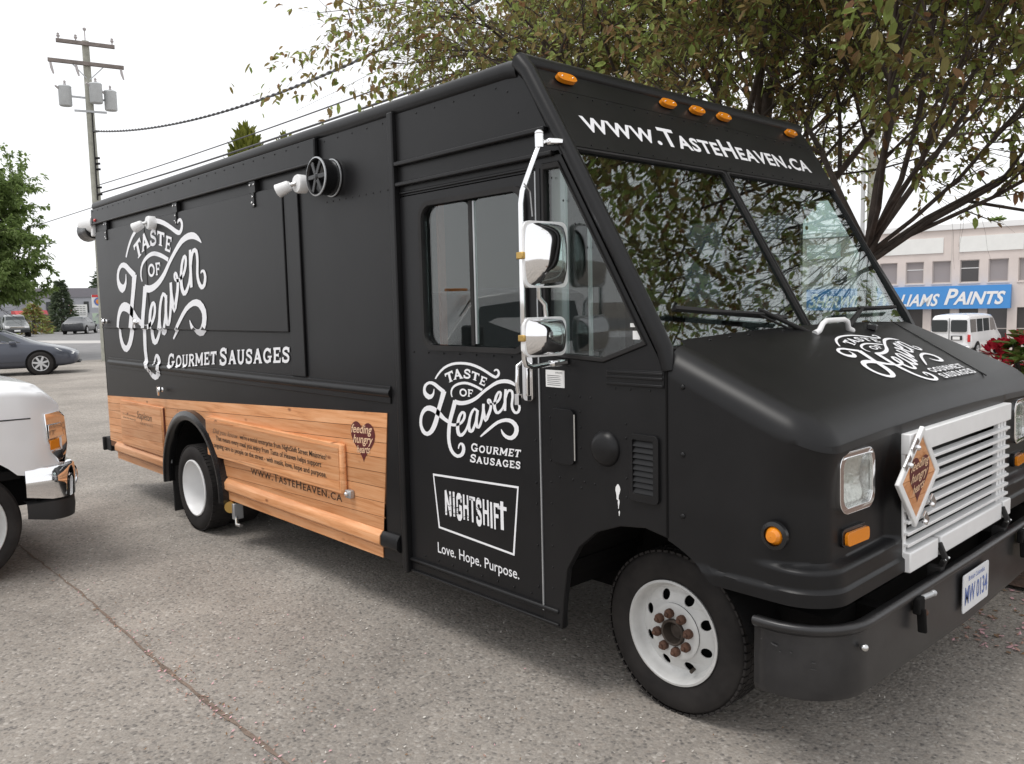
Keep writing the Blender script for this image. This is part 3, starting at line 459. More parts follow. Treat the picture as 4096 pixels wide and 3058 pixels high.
# ---- sloping front: header and windshield
T0 = Vector((-2.114, 0, 2.903)); ES = Vector((.511, 0, -.8596)); EN = Vector((.8596, 0, .511))
def WP(y, s, off=0.0): return T0 + ES*s + EN*off + Vector((0, y, 0))
def WF(u, v, w): return WP(u, v, w)
frame = [(0,0),(YW,0),(YW,1.50),(0,1.50)]
wsl = rrect(.040,1.245,.462,1.468,.02,4); wsr = rrect(1.265,2.490,.462,1.468,.02,4)
MB().prism([[(p[0], p[1]) for p in frame], wsl, wsr], WF, -.03, 0).build('windshield_frame', V, T, bevel=.004)
MB().prism([[(.0,.03),(YW,.03),(YW,.455),(.0,.455)]], WF, .001, .006).build('front_header', V, T, bevel=.003)
MB().tube([WP(.04,.128,.006), WP(YW-.02,.128,.006)], .0016, 5).build('header_seam', V, T)
for lp in (wsl, wsr):
    MB().prism([lp], WF, -.016, -.011).build('windshield_pane', M['glass_ws'], T)
    cy = sum(p[0] for p in lp)/len(lp)
    MB().prism([[(cy+(p[0]-cy)*1.006, p[1]+(.004 if p[1]>.95 else -.004)) for p in lp], [(cy+(p[0]-cy)*.986, p[1]+(-.009 if p[1]>.95 else .007)) for p in lp]], WF, -.011, .004).build('windshield_rubber', M['rubber'], T)
for y, kr in ((.012,1.0),):
    MB().tube([WP(y,-.03,-.02), WP(y,.05,.0), WP(y,.5,.012), WP(y,1.0,.012), WP(y,1.47,.010), Vector((-1.338,y,1.56))], [kr*q_ for q_ in (.042,.038,.034,.034,.034,.026)], 14).build('corner_pillar', V, T, smooth=50)
MB().tube([WP(.0,-.025,-.02), WP(YW,-.025,-.02)], .042, 14).build('roof_front_rail', V, T, smooth=50)
frv = MB()
for i in range(24): 
    p = WP(.06+i*.104, .150, .008); frv.ball(p, .005,.005,.005,6,3)
for i in range(10):
    p = WP(.05, .14+i*.034, .008); frv.ball(p, .006,.006,.006,6,3)
for i in range(22):
    p = WP(.08+i*.112, .438, .008); frv.ball(p, .004,.004,.004,6,3)
tag(frv.build('rivets', V, T, smooth=60), kind='stuff')
for y in (.226,1.004,1.268,1.53,2.29):
    ml = MB(); ol = circle(0,0,1,20)
    def mlf(u, v, w, y=y): return WP(y+u, .062+v, w)
    ml.prism([[(.062*math.copysign(abs(a)**.7,a), .024*math.copysign(abs(b)**.8,b)) for a, b in ol]], mlf, .012, .034)
    o = ml.build('marker_light', M['amber'], T, bevel=.008, seg=3)
    MB().ball(WP(y-.035,.062,.035),.004,.004,.004,6,4).ball(WP(y+.035,.062,.035),.004,.004,.004,6,4).build('screw', M['steel'], o)
# web address over the windshield
def WD(u, v, layer): return WP(u, v, .0135 + layer*.0002)
tm = MB(); put_text(tm, 'www.TasteHeaven.ca', lambda u, v, L: WP(u, v, .0075+L*.0002), [(.205,.238),(2.305,.238),(2.305,.352),(.205,.352)], small=.74, offset=.022, space=1.08)
tm.build('web_address', M['decal'], T)
# wipers
def wiper(pv, el, tip, back):
    m = MB(); a = WP(*pv, .03); b = WP(*el, .045); c = WP(*tip, .03); d = WP(*back, .03)
    m.tube([a, a+EN*.02, b], [.016,.013,.009], 8); m.tube([a+Vector((0,-.03,0)), b+Vector((0,-.05,-.01))], .006, 6)
    m.bar(c, d, .016, .014, EN); m.bar(c+EN*-.012, d+EN*-.012, .008, .018, EN); m.ball(a, .03,.03,.02)
    m.bar(lerp(c,d,.25), lerp(c,d,.75)+EN*.012, .012, .012, EN)
    m.build('wiper', M['rubber'], T, smooth=40)
wiper((1.138,1.485),(.781,1.33),(.176,1.297),(1.02,1.372)); wiper((1.532,1.465),(1.835,1.352),(2.307,1.345),(1.62,1.345))
# ---- cab inside
MB().box(-3.20,-3.16,.05,YW-.05,.6,2.86).build('bulkhead', M['cab_in'], T)
MB().box(-3.16,-2.06,.05,YW-.05,.62,.66).box(-2.06,-1.40,.72,YW-.72,.66,.70).build('cab_floor', M['dark'], T)
MB().prism([[(-1.80,1.10),(-1.40,1.10),(-1.40,1.60),(-1.66,1.52),(-1.80,1.42)]], FY, .10, YW-.10).build('dashboard', M['dark'], T, bevel=.02)
MB().prism([[(-2.25,.66),(-1.75,.66),(-1.75,1.25),(-2.05,1.2),(-2.25,1.0)]], FY, .85, 1.65).build('engine_cover', M['dark'], T, bevel=.04)
st = MB().box(-2.85,-2.35,1.70,2.22,1.02,1.15).build('driver_seat', M['seat'], T, bevel=.04)
MB().prism([[(-2.98,1.1),(-2.85,1.12),(-2.93,1.98),(-3.04,1.96)]], FY, 1.72, 2.20).build('seat_back', M['seat'], st, bevel=.04)
MB().box(-2.75,-2.45,1.82,2.1,.66,1.02).build('seat_base', M['dark'], st)
sw = MB(); cs = Vector((-2.06,1.96,1.55)); sa = Vector((-.55,0,.84)); sb = Vector((0,1,0)); sc_ = sa.cross(sb).normalized()
sw.tube([cs + (sb*math.cos(2*math.pi*i/24)+sc_*math.sin(2*math.pi*i/24))*.22 for i in range(25)], .016, 8)
for a in (0, 2.1, 4.2): sw.tube([cs, cs+(sb*math.cos(a)+sc_*math.sin(a))*.21], .012, 6)
sw.tube([cs, cs-sa.normalized()*.4], .03, 8); sw.build('steering_wheel', M['dark'], T, smooth=50)
MB().box(-3.10,-2.16,.1,YW-.1,2.80,2.83).build('cab_ceiling', M['cab_in'], T)
# ---- nose: hood and fascia as one rounded shell
Rc = .15; XF = -.690; XS = -1.336; YH = YW/2
def plan(s):
    """point and outward normal along the nose outline, s from the near seam to the far seam"""
    L1 = (XF-Rc) - XS; LA = Rc*math.pi/2; L2 = YW-2*Rc
    tot = 2*L1+2*LA+L2; s = max(0, min(tot, s)); flip = s > tot/2; q = tot-s if flip else s
    if q <= L1: x, y, nx, ny = XS+q, 0., 0., -1.
    elif q <= L1+LA:
        a = (q-L1)/Rc; x = XF-Rc+Rc*math.sin(a); y = Rc-Rc*math.cos(a); nx, ny = math.sin(a), -math.cos(a)
    else: x, y, nx, ny = XF, Rc+(q-L1-LA), 1., 0.
    return (x, YW-y, nx, -ny) if flip else (x, y, nx, ny)
NTOT = 2*((XF-Rc)-XS) + Rc*math.pi + YW-2*Rc
def ztop(x, y): return 1.662 + (x+1.36)*(-.43) + .030*(1-((y-YH)/YH)**2)
def zlow(x, y):
    e = min(y, YW-y)
    if e < .05 and x < -1.0:
        d = .53**2-(x-FW[0])**2
        if d > 0: return max(.748, FW[1]+.005+math.sqrt(d))
    return .748
def dent(q, y, z):
    """headlight pocket and skirt: offset along the outline normal; q = distance along the outline from the nearer seam"""
    e = min(y, YW-y); o = 0.
    wz = sstep(.866,.890,z)*(1-sstep(1.12,1.40,z)); ws = sstep(.36,.60,q)*(1-sstep(.585,.640,e))
    o -= .046*wz*ws
    o += .011*(1-sstep(.795,.806,z))
    return o
def shell(name, s0, s1, ns, nz, parent=T):
    mb = MB(); rr = .115; rows = []
    base_rows = nz; rnd = 9
    S = []
    s = s0
    cuts = [s0 + (s1-s0)*i/ns for i in range(ns+1)]
    vs = []
    for s in cuts:
        x, y, nx, ny = plan(s); q = min(s, NTOT-s)
        zt = ztop(x-nx*rr, y-ny*rr if nx < .02 or True else y) - rr; zl = zlow(x, y); col = []
        for i in range(base_rows+1):
            z = zl + (zt-zl)*i/base_rows
            o = dent(q, y, z); bat = .045*(1.29-z)*max(0., nx)
            col.append((x+nx*(o+bat*0.6), y+ny*o, z))
        for i in range(1, rnd+1):
            a = math.pi/2*i/rnd; ins = rr*(1-math.cos(a))
            zz_ = zt + rr*math.sin(a); o = dent(q, y, zz_); xx, yy = x-nx*(ins-o), y-ny*(ins-o)
            if nx < .02: xx = x
            col.append((xx, yy, ztop(xx, yy) - rr*(1-math.sin(a))))
        x2, y2, _ = col[-1]
        for t in (.12,.3,.55,.8,1.0):          # over the hood towards the windshield
            xx = lerp(x2, min(x2, -1.37), t); yy = lerp(y2, YH + (y2-YH)*.985, t)
            col.append((xx, yy, ztop(xx, yy)))
        vs += col
    n = len(vs)//len(cuts); fs = []
    for i in range(len(cuts)-1):
        for j in range(n-1):
            c_ = vs[i*n+j]; d_ = vs[(i+1)*n+j+1]
            if j < base_rows and c_[0] > XF-.08 and min(c_[1], d_[1], YW-c_[1], YW-d_[1]) > .655 and c_[2] > .775 and d_[2] < 1.235: continue
            e0, e1 = sorted((min(c_[1], YW-c_[1]), min(d_[1], YW-d_[1])))
            if j < base_rows and c_[0] > XF-.10 and e0 > .180 and e1 < .420 and c_[2] > 1.062 and d_[2] < 1.270: continue
            fs.append((i*n+j, (i+1)*n+j, (i+1)*n+j+1, i*n+j+1))
    mb.add(vs, fs); return mb.build(name, V, parent, smooth=45)
nose = shell('hood', 0, NTOT, 200, 84)
# dark liner behind so the shell is closed
MB().box(-1.335,-.90,.35,YW-.35,.62,1.20).build('radiator_support', M['under'], T)
for yy in (.30, YW-.30): MB().box(-.98,-.80,yy-.22,yy+.22,.745,.785).build('inner_fender', M['under'], T)
MB().box(-1.3,-.80,.28,YW-.28,.50,.62).build('crossmember', M['under'], T)
# seams, handle, nozzle on the hood
def HP(x, y, o=0.0): return Vector((x, y, ztop(x, y))) + Vector((.395,0,.919))*o
MB().tube([HP(-1.36+.06*i, 2.175-.035*i, .001) for i in range(11)], .004, 5).build('hood_seam', V, T, smooth=60)
MB().tube([(-1.338,-.001,.89),(-1.338,-.001,1.62)], .005, 6).build('hood_gap', M['under'], T)
MB().tube([HP(-1.285,1.10,.0),HP(-1.285,1.135,.012),HP(-1.295,1.165,.045),HP(-1.30,1.20,.056),HP(-1.30,1.39,.056),HP(-1.295,1.425,.045),HP(-1.285,1.445,.012),HP(-1.28,1.485,.0)], [.016,.014,.013,.013,.013,.013,.014,.016], 10).build('hood_handle', M['white'], T, smooth=60)
MB().bar(HP(-1.30,1.70,.012), HP(-1.26,1.71,.02), .05, .03).build('washer_nozzle', M['blackgloss'], T, bevel=.004)
sb_ = MB()
for z in (1.50,1.235,.99): sb_.ball((-1.262,-.002,z), .011,.006,.011,8,4)
for y in (.30,.45,.6,.9): sb_.ball(HP(-1.34,y,.001), .008,.008,.005,8,4)
sb_.build('hood_bolt', V, T, smooth=60)
# embossed plates, fuel hatch, cap, louvre vent on the cab side
e = MB().box(-1.645,-1.348,-.004,.0,1.488,1.556).build('badge_plate', V, T, bevel=.002)
for z in (1.545,1.525,1.496): MB().box(-1.64,-1.352,-.010,-.004,z-.006,z+.006).build('badge_rib', V, e, bevel=.003)
MB().box(-2.005,-1.89,-.003,.0,1.458,1.535).build('inspection_sticker', M['paper'], T)
ts = MB(); 
for i, (t, w) in enumerate((('APPROVED',.045),)): put_text(ts, t, lambda u, v, L: (u,-.0036,v), [(-1.945,1.528),(-1.90,1.528),(-1.90,1.520),(-1.945,1.520)])
for i in range(6): ts.add([(-1.995,-.0036,1.512-i*.0085),(-1.995+.09*random.uniform(.7,1),-.0036,1.512-i*.0085),(-1.995+.09,-.0036,1.509-i*.0085),(-1.995,-.0036,1.509-i*.0085)],[(0,1,2,3)])
ts.build('sticker_print', M['grey_ink'], T)
MB().prism([rrect(-1.965,-1.83,1.118,1.365,.022,4)], FY, -.016, .0).build('fuel_hatch', V, T, bevel=.006)
MB().tube([(-1.829,-.008,1.14),(-1.829,-.008,1.345)], .005, 6).build('hatch_hinge', M['steel'], T)
MB().lathe([(0,-.034),(.045,-.033),(.062,-.026),(.074,-.010),(.078,-.002),(.078,.002)], (-1.657,0,1.213), (0,1,0), 28).build('round_cap', V, T, smooth=40)
vo = rrect(-1.520,-1.372,1.015,1.295,.022,4); vi = rrect(-1.503,-1.398,1.048,1.272,.006,2)
vent = MB().prism([vo, vi], FY, -.014, .0).build('side_vent', V, T, bevel=.006)
for i in range(9):
    z = 1.060 + i*.0243; MB().add([(-1.503,-.012,z-.010),(-1.398,-.012,z-.010),(-1.398,-.001,z+.012),(-1.503,-.001,z+.012),(-1.503,-.009,z-.012),(-1.398,-.009,z-.012),(-1.398,.001,z+.010),(-1.503,.001,z+.010)],[(0,1,2,3),(7,6,5,4),(0,4,5,1),(2,6,7,3)]).build('louvre', V, vent)
MB().box(-1.503,-1.398,.0005,.003,1.046,1.274).build('vent_back', M['under'], vent)
# paint chips showing the old white paint
ch = MB()
for cx, cz, sx, sz in ((-1.592,1.035,.011,.035),(-1.588,.985,.004,.022),(-1.585,.945,.003,.012),(-4.02,1.30,.01,.006)):
    ch.sheet([[(cx+sx*(1+.4*math.sin(3*a))*math.cos(a)+.25*sz*math.sin(a)*.2, cz+sz*math.sin(a)) for a in [i*.42 for i in range(15)]]], FY, -.0012)
ch.build('paint_chip', M['white'], T)
# side marker, headlights, turn signals
def lampring(name, c, axis, r0, r1, m1, m2, dome=.02):
    o = MB().lathe([(r0,.0),(r0*.98,.014),(r1*1.08,.018),(r1*1.02,.006)], c, axis, 28).build(name, m1, T, smooth=40)
    MB().lathe([(r1*1.05,.004),(r1*.95,.012),(r1*.6,.012+dome),(0.001,.014+dome)], c, axis, 28).build('lens', m2, o, smooth=50); return o
lampring('side_marker', (-.865,-.001,.992), (0,-1,0), .052, .034, M['blackgloss'], M['amber'])
for sgn in (0, 1):
    def Yf(y): return YW-y if sgn else y
    fx = XF + .045*.6*(1.29-1.15) - .040
    o1 = [(Yf(p[0]), p[1]) for p in rrect(.172,.428,1.052,1.280,.055,6)]; o2 = [(Yf(p[0]), p[1]) for p in rrect(.194,.406,1.074,1.258,.04,6)]
    def FXm(u, v, w): return (w + .03*(1.16-v)*.6 - .05*max(0., .30-min(u, YW-u))*2, u, v)
    hl = MB().prism([o1, o2], FXm, fx-.02, fx+.028).build('headlight', M['chrome'], T, bevel=.014, seg=3)
    MB().prism([o2], FXm, fx+.012, fx+.018).build('headlight_lens', M['lens'], hl)
    r = MB(); n = 10; vs = []; fs = []
    for i in range(n+1):
        for j in range(n+1):
            u = lerp(.190,.410,i/n); v = lerp(1.070,1.260,j/n); d = 1-((i/n-.5)*2)**2*.5-((j/n-.5)*2)**2*.5
            vs.append(FXm(Yf(u), v, fx+.008-.06*max(0, d)))
    for i in range(n):
        for j in range(n): fs.append((i*(n+1)+j,(i+1)*(n+1)+j,(i+1)*(n+1)+j+1,i*(n+1)+j+1))
    r.add(vs, fs).build('reflector', M['silver'], hl, smooth=60)
    MB().ball(FXm(Yf(.30),1.165,fx-.015), .02,.018,.018).build('bulb', M['lens'], hl, smooth=60)
    tsr = [(Yf(p[0]), p[1]) for p in rrect(.205,.385,.925,.995,.022,4)]; tsi = [(Yf(p[0]), p[1]) for p in rrect(.218,.378,.932,.982,.015,4)]
    tsg = MB().prism([tsr], FXm, fx-.03, fx+.016).build('turn_signal', M['blackgloss'], T, bevel=.006)
    MB().prism([tsi], FXm, fx+.0165, fx+.030).build('lens', M['amber'], tsg, bevel=.006)
# grille
GX = XF+.012
gf = MB().box(GX-.02,GX+.022,.640,1.870,1.212,1.295).build('grille', M['white'], T, bevel=.004)
MB().box(GX-.02,GX+.034,.640,.930,.742,.824).build('grille_bottom_bar', M['white'], gf, bevel=.006)
MB().box(GX-.02,GX+.034,.958,1.735,.742,.824).build('grille_bottom_bar', M['white'], gf, bevel=.006)
MB().box(GX-.02,GX+.034,1.763,1.870,.742,.824).build('grille_bottom_bar', M['white'], gf, bevel=.006)
for y in (.655,1.758,1.800,1.846): MB().box(GX-.018,GX+.004,y-.014,y+.014,.80,1.22).build('grille_upright', M['white'], gf, bevel=.002)
for i in range(8):
    z = .852 + i*.0465
    MB().add([(GX-.012,.645,z+.006),(GX-.012,1.862,z+.006),(GX+.022,1.862,z+.003),(GX+.022,.645,z+.003),(GX-.012,.645,z-.003),(GX-.012,1.862,z-.003),(GX+.022,1.862,z-.010),(GX+.022,.645,z-.010)],[(0,1,2,3),(7,6,5,4),(0,4,5,1),(1,5,6,2),(2,6,7,3),(3,7,4,0)]).build('grille_slat', M['white'], gf, bevel=.002)
MB().box(GX-.14,GX-.12,.60,1.91,.73,1.29).build('radiator', mat('radiator_core', (.006,.006,.006), .8), gf)
MB().box(GX-.06,GX-.03,.600,1.91,.70,1.30).build('grille_opening', M['under'], gf) if False else None
for y in (.944,1.749):
    hk = MB().bar((GX+.03,y,.80),(GX+.06,y,.73),.022,.02,(0,1,0)).bar((GX+.055,y,.735),(GX+.02,y+.03,.66),.022,.03,(0,1,0)).box(GX-.01,GX+.05,y-.02,y+.02,.64,.70)
    hk.build('hood_latch', M['rubber'], T, bevel=.004)
    MB().tube([(GX+.06,y-.02,.735),(GX+.06,y+.03,.735)], .006, 6).build('latch_pin', M['steel'], T)
for y in (1.858,):
    for z in (1.16,.95): MB().ball((GX+.006,y,z),.007,.008,.008,8,5).build('screw', M['steel'], gf)
# diamond placard holder on the grille
PC = Vector((-.648,.700,1.120)); pu = Vector((0,1,0)); pv = Vector((.05,0,.9987)); pn = Vector((.9987,0,-.05))
def PF(u, v, w): return PC + pu*u + pv*v + pn*w
dm = [(0,.205),(.205,0),(0,-.205),(-.205,0)]; di = [(0,.166),(.166,0),(0,-.166),(-.166,0)]
pl = MB().prism([dm, di], PF, -.008, .010).build('placard_holder', M['white'], T, bevel=.004)
for k, (a, b) in enumerate((((0,.160),(.0,-.160)),)):
    pass
for i, (v0, v1) in enumerate(((.075,.165),(.0,.073),(-.075,-.002),(-.165,-.077))):
    def hw(v): return .166-abs(v)
    pts = [(-hw(v0),v0),(hw(v0),v0)] + ([(hw(0),0)] if v0 < 0 < v1 else []) + [(hw(v1),v1),(-hw(v1),v1)]
    pts = [p for k, p in enumerate(pts) if p not in pts[:k]]
    MB().prism([pts], PF, -.010, .004).build('placard_board', M['wood'], pl)
def heart_pts(s, n=40):
    r = []
    for i in range(n):
        t = 2*math.pi*i/n; r.append((s*.0625*16*math.sin(t)**3*.92, s*.0625*(13*math.cos(t)-5*math.cos(2*t)-2*math.cos(3*t)-math.cos(4*t))+.06*s))
    return r
MB().sheet([heart_pts(.105)], PF, .0055).build('placard_heart', M['heart'], pl)
th = MB()
for t, v, w in (('feeding',.035,.088),('hungry',-.012,.080),('hearts',-.060,.055)): put_text(th, t, lambda a, b, L: PF(a, b, .007), [(-w,v+.032),(w,v+.052),(w,v+.016),(-w,v-.004)], shear=.35, offset=.012)
th.build('placard_words', M['cream'], pl)
for u, v in ((-.105,.145),(-.165,.085),(.125,-.115),(.065,-.175)):
    MB().bar(PF(u-.022*(1 if u<0 else -1),v-.022,.02), PF(u+.022*(1 if u<0 else -1),v+.022,.02), .03, .008, pn).build('placard_clip', M['steel'], pl, bevel=.002)
    MB().ball(PF(u+(.02 if u<0 else -.02),v-.012,.024),.012,.012,.012,8,5).build('placard_clip', M['chrome'], pl, smooth=60)
# front bumper: a pressed channel with a rolled top edge, wrapped round the corners
def bpath():
    pts = []; r = .26
    pts.append((-.93,-.035))
    for i in range(0, 9):
        a = math.pi/2*i/8; pts.append((-.62-r+r*math.sin(a), -.035+r-r*math.cos(a)))
    n = [p for p in pts]
    return n + [(-.615, YW/2)] + [(p[0], YW-p[1]) for p in n[::-1]]
bp = bpath(); bm_ = MB(); prof = [(-.03,.683),(.0,.686),(.012,.676),(.010,.660),(-.006,.646),(-.004,.55),(-.004,.435),(-.012,.410),(-.035,.400)]
vs = []; fs = []; k = len(prof)
for i, p in enumerate(bp):
    a = bp[max(i-1,0)]; b = bp[min(i+1,len(bp)-1)]; dx, dy = b[0]-a[0], b[1]-a[1]; d = math.hypot(dx, dy); nx, ny = dy/d, -dx/d
    mid = 1-min(1, abs(p[1]-YW/2)/(YW/2-.2)); 
    for o, z in prof: vs.append((p[0]+nx*o, p[1]+ny*o, z - (.03*sstep(0,.5,mid) if z < .5 else 0)))
for i in range(len(bp)-1):
    for j in range(k-1): fs.append((i*k+j, (i+1)*k+j, (i+1)*k+j+1, i*k+j+1))
bumper = bm_.add(vs, fs).build('front_bumper', M['bumper'], T, smooth=40)
md = bumper.modifiers.new('plate', 'SOLIDIFY'); md.thickness = .006; md.offset = -1
MB().tube([(p[0], p[1], .674) for p in bp], .016, 10).build('bumper_rail', M['bumper'], bumper, smooth=60)
for y in (.62, 1.90):
    MB().box(-.615,-.588,y-.03,y+.03,.60,.665).bar((-.592,y,.62),(-.585,y,.525),.034,.018,(0,1,0)).build('tow_hook', M['under'], bumper, bevel=.006)
    MB().tube([(-.60,y+.02,.655),(-.578,y+.07,.665)], .011, 8).ball((-.575,y+.075,.667),.013,.013,.013).build('shackle', M['galv'], bumper, smooth=60)
    MB().ball((-.60,y+.06,.585),.014,.014,.014).build('bumper_bolt', M['rust'], bumper, smooth=60)
MB().ball((-.613,.165,.60),.016,.014,.014).build('bumper_bolt', M['steel'], bumper, smooth=60)
for y in (.55, YW-.55): MB().box(-.95,-.63,y-.04,y+.04,.50,.62).build('bumper_bracket', M['under'], bumper)
# scuffs on the bumper's corner
random.seed(31); sc = MB()
def bsurf(t, z):
    i = min(int(t), len(bp)-2); f_ = t-i; a, b = bp[i], bp[i+1]; d = math.hypot(b[0]-a[0], b[1]-a[1]); nx, ny = (b[1]-a[1])/d, -(b[0]-a[0])/d
    return (lerp(a[0],b[0],f_)-nx*.0+nx*.001, lerp(a[1],b[1],f_)+ny*.001, z)
for i in range(7):
    t = random.uniform(.5,4.6); z = random.choice([random.gauss(.60,.015), random.gauss(.545,.02)]); l_ = random.uniform(.1,.5); w_ = random.uniform(.0008,.0022)
    pts_ = [bsurf(min(8.5,t+l_*k/4), z-.01*l_*k/4) for k in range(5)]
    sc.add([(q[0],q[1],q[2]+w_) for q in pts_]+[(q[0],q[1],q[2]-w_) for q in pts_], [(k,k+1,k+6,k+5) for k in range(4)])
sc.build('scuff_marks', mat('scuffed_paint', (.045,.045,.047), .6), bumper, fix=False)
plate = MB().prism([rrect(1.105,1.425,.455,.625,.012,3)], lambda u, v, w: (w, u, v), -.606, -.600).build('licence_plate', mat('plate_white', (.74,.75,.77), .35), T, bevel=.002)
pt = MB(); PX = lambda u, v, L: (-.5985, u, v)
put_text(pt, 'MW 0134', PX, [(1.125,.570),(1.405,.570),(1.405,.490),(1.125,.490)], offset=.006)
put_text(pt, 'British Columbia', PX, [(1.165,.612),(1.365,.612),(1.365,.590),(1.165,.590)])
pt.build('plate_characters', M['blue_ink'], plate)
# ---- mirrors on their chrome arm
AX = -1.90
ar = MB().tube([(AX,-.06,2.515),(AX,-.09,2.515),(AX-.002,-.122,2.500),(AX,-.175,2.40),(AX,-.226,2.30),(AX,-.236,2.25),(AX,-.238,1.9),(AX,-.238,1.70),(AX,-.236,1.60),(AX,-.225,1.575),(AX,-.19,1.565),(AX,-.07,1.572)], .0115, 10).build('mirror_arm', M['chrome'], T, smooth=60)
MB().tube([(AX,-.12,2.49),(AX,-.12,2.545)], .02, 10).ball((AX,-.12,2.55),.02,.02,.014).build('arm_pivot', M['chrome'], ar, smooth=60)
for z in (2.517,1.572): MB().bar((AX,-.08,z),(AX+.02,.0,z+.004),.05,.028).build('arm_bracket', M['chrome'], ar, bevel=.008)
MB().tube([(AX+.01,-.15,1.92),(AX+.01,-.15,1.86),(AX+.01,-.115,1.83),(AX+.01,-.11,1.775)], .010, 8).build('mirror_link', M['chrome'], ar, smooth=60)
def mirror(y0, y1, z0, z1):
    cy, cz = (y0+y1)/2, (z0+z1)/2; a = -.10
    def MF(u, v, w): return (AX+.018+w*math.cos(a)-(u-cy)*math.sin(a), cy+(u-cy)*math.cos(a)+w*math.sin(a), v)
    mb = MB(); n = 18; vs = []; fs = []
    for i in range(n+1):
        for j in range(n+1):
            p = i/n*2-1; q = j/n*2-1
            # bulged back shell with a rounded-rectangle outline
            k = max(abs(p), abs(q)); u = p*math.sqrt(1-.14*q*q); v = q*math.sqrt(1-.10*p*p)
            vs.append(MF(cy+u*(y1-y0)/2*1.04, cz+v*(z1-z0)/2*1.03, .008+.060*(1-p**4)*(1-q**4)*(1-.25*(p*p+q*q)/2)))
    for i in range(n):
        for j in range(n): fs.append((i*(n+1)+j,(i+1)*(n+1)+j,(i+1)*(n+1)+j+1,i*(n+1)+j+1))
    o = mb.add(vs, fs).build('mirror', M['chrome'], T, smooth=80)
    ol = rrect(y0-.004,y1+.004,z0-.004,z1+.004,.035,6); il = rrect(y0+.014,y1-.014,z0+.014,z1-.014,.026,6)
    MB().prism([ol, il], MF, -.012, .016).build('mirror_rim', M['white'], o, bevel=.006)
    MB().prism([il], MF, -.008, -.002).build('mirror_glass', M['silver'], o)
    return o
mu = mirror(-.240,-.008,1.905,2.175); mirror(-.246,-.024,1.612,1.772)
MB().box(AX-.016,AX+.024,-.256,-.226,2.020,2.050).build('mirror_clamp', M['brass'], mu, bevel=.004)
MB().box(AX-.016,AX+.024,-.256,-.226,1.676,1.704).build('mirror_clamp', M['brass'], mu, bevel=.004)
MB().tube([(AX+.02,-.235,2.33),(AX+.01,-.19,2.30),(AX,-.17,2.2)], .003, 5).build('mirror_wire', M['galv'], ar)
# ---- horn speaker and work lamps on the side, lamp at the rear corner
sp = MB().lathe([(.098,0),(.104,-.012),(.106,-.10),(.110,-.106),(.112,-.112),(.104,-.116),(.098,-.105),(.092,-.075),(.03,-.055),(0.001,-.052)], (-3.77,0,2.605), (0,1,0), 32).build('side_speaker', M['blackgloss'], T, smooth=40)
MB().lathe([(.108,-.104),(.114,-.108),(.114,-.114),(.106,-.117)], (-3.77,0,2.605), (0,1,0), 32).build('speaker_ring', M['galv'], sp, smooth=40)
MB().lathe([(.107,-.004),(.112,-.006),(.112,-.012),(.106,-.014)], (-3.77,0,2.605), (0,1,0), 32).build('speaker_ring', M['galv'], sp, smooth=40)
for k in range(6):
    a = 2*math.pi*k/6; c, s_ = math.cos(a), math.sin(a)
    MB().bar((-3.77+c*.02,-.108,2.605+s_*.02), (-3.77+c*.10,-.104,2.605+s_*.10), .028, .014, (0,1,0)).build('speaker_spoke', M['blackgloss'], sp, bevel=.004)
MB().ball((-3.77,-.108,2.605),.026,.014,.026).build('speaker_hub', M['blackgloss'], sp, smooth=60)
def work_lamp(x, z):
    o = MB().lathe([(.056,0),(.058,-.05),(.052,-.062),(0.001,-.064)], (x,-.024,z), (0,1,0), 20).build('work_lamp', M['white'], T, smooth=40)
    a = Vector((x,-.088,z)); b = a+Vector((-.022,-.024,-.008)); c = b+Vector((-.066,-.052,-.034))
    MB().tube([a, b], .013, 8).build('lamp_joint', M['steel'], o, smooth=60)
    MB().tube([b, lerp(b,c,.15), lerp(b,c,.35), c], [.022,.034,.036,.043], 16).build('lamp_head', M['white'], o, smooth=50)
    MB().tube([c, c+(c-b).normalized()*.004], .037, 16).build('lamp_lens', M['lens'], o)
work_lamp(-4.06,2.60); work_lamp(-6.66,2.585)
rl = MB().tube([(-8.37,.05,2.735),(-8.53,.03,2.74),(-8.68,.02,2.735)], [.10,.105,.10], 18).build('rear_lamp', M['white'], T, smooth=50)
MB().tube([(-8.50,.03,2.675),(-8.70,.02,2.67),(-8.75,.015,2.68)], [.09,.105,.07], 16).build('rear_lamp_hood', M['blackgloss'], rl, smooth=50)
MB().box(-8.42,-8.36,-.03,.10,2.60,2.82).build('lamp_bracket', M['white'], rl, bevel=.01)
MB().ball((-8.24,-.036,2.745),.025,.014,.016).build('clearance_light', M['redlens'], T, smooth=60)
MB().box(-8.52,-8.37,.0,.10,.40,.54).box(-8.54,-8.50,-.03,.12,.40,.54).build('rear_step', M['rubber'], T, bevel=.01)
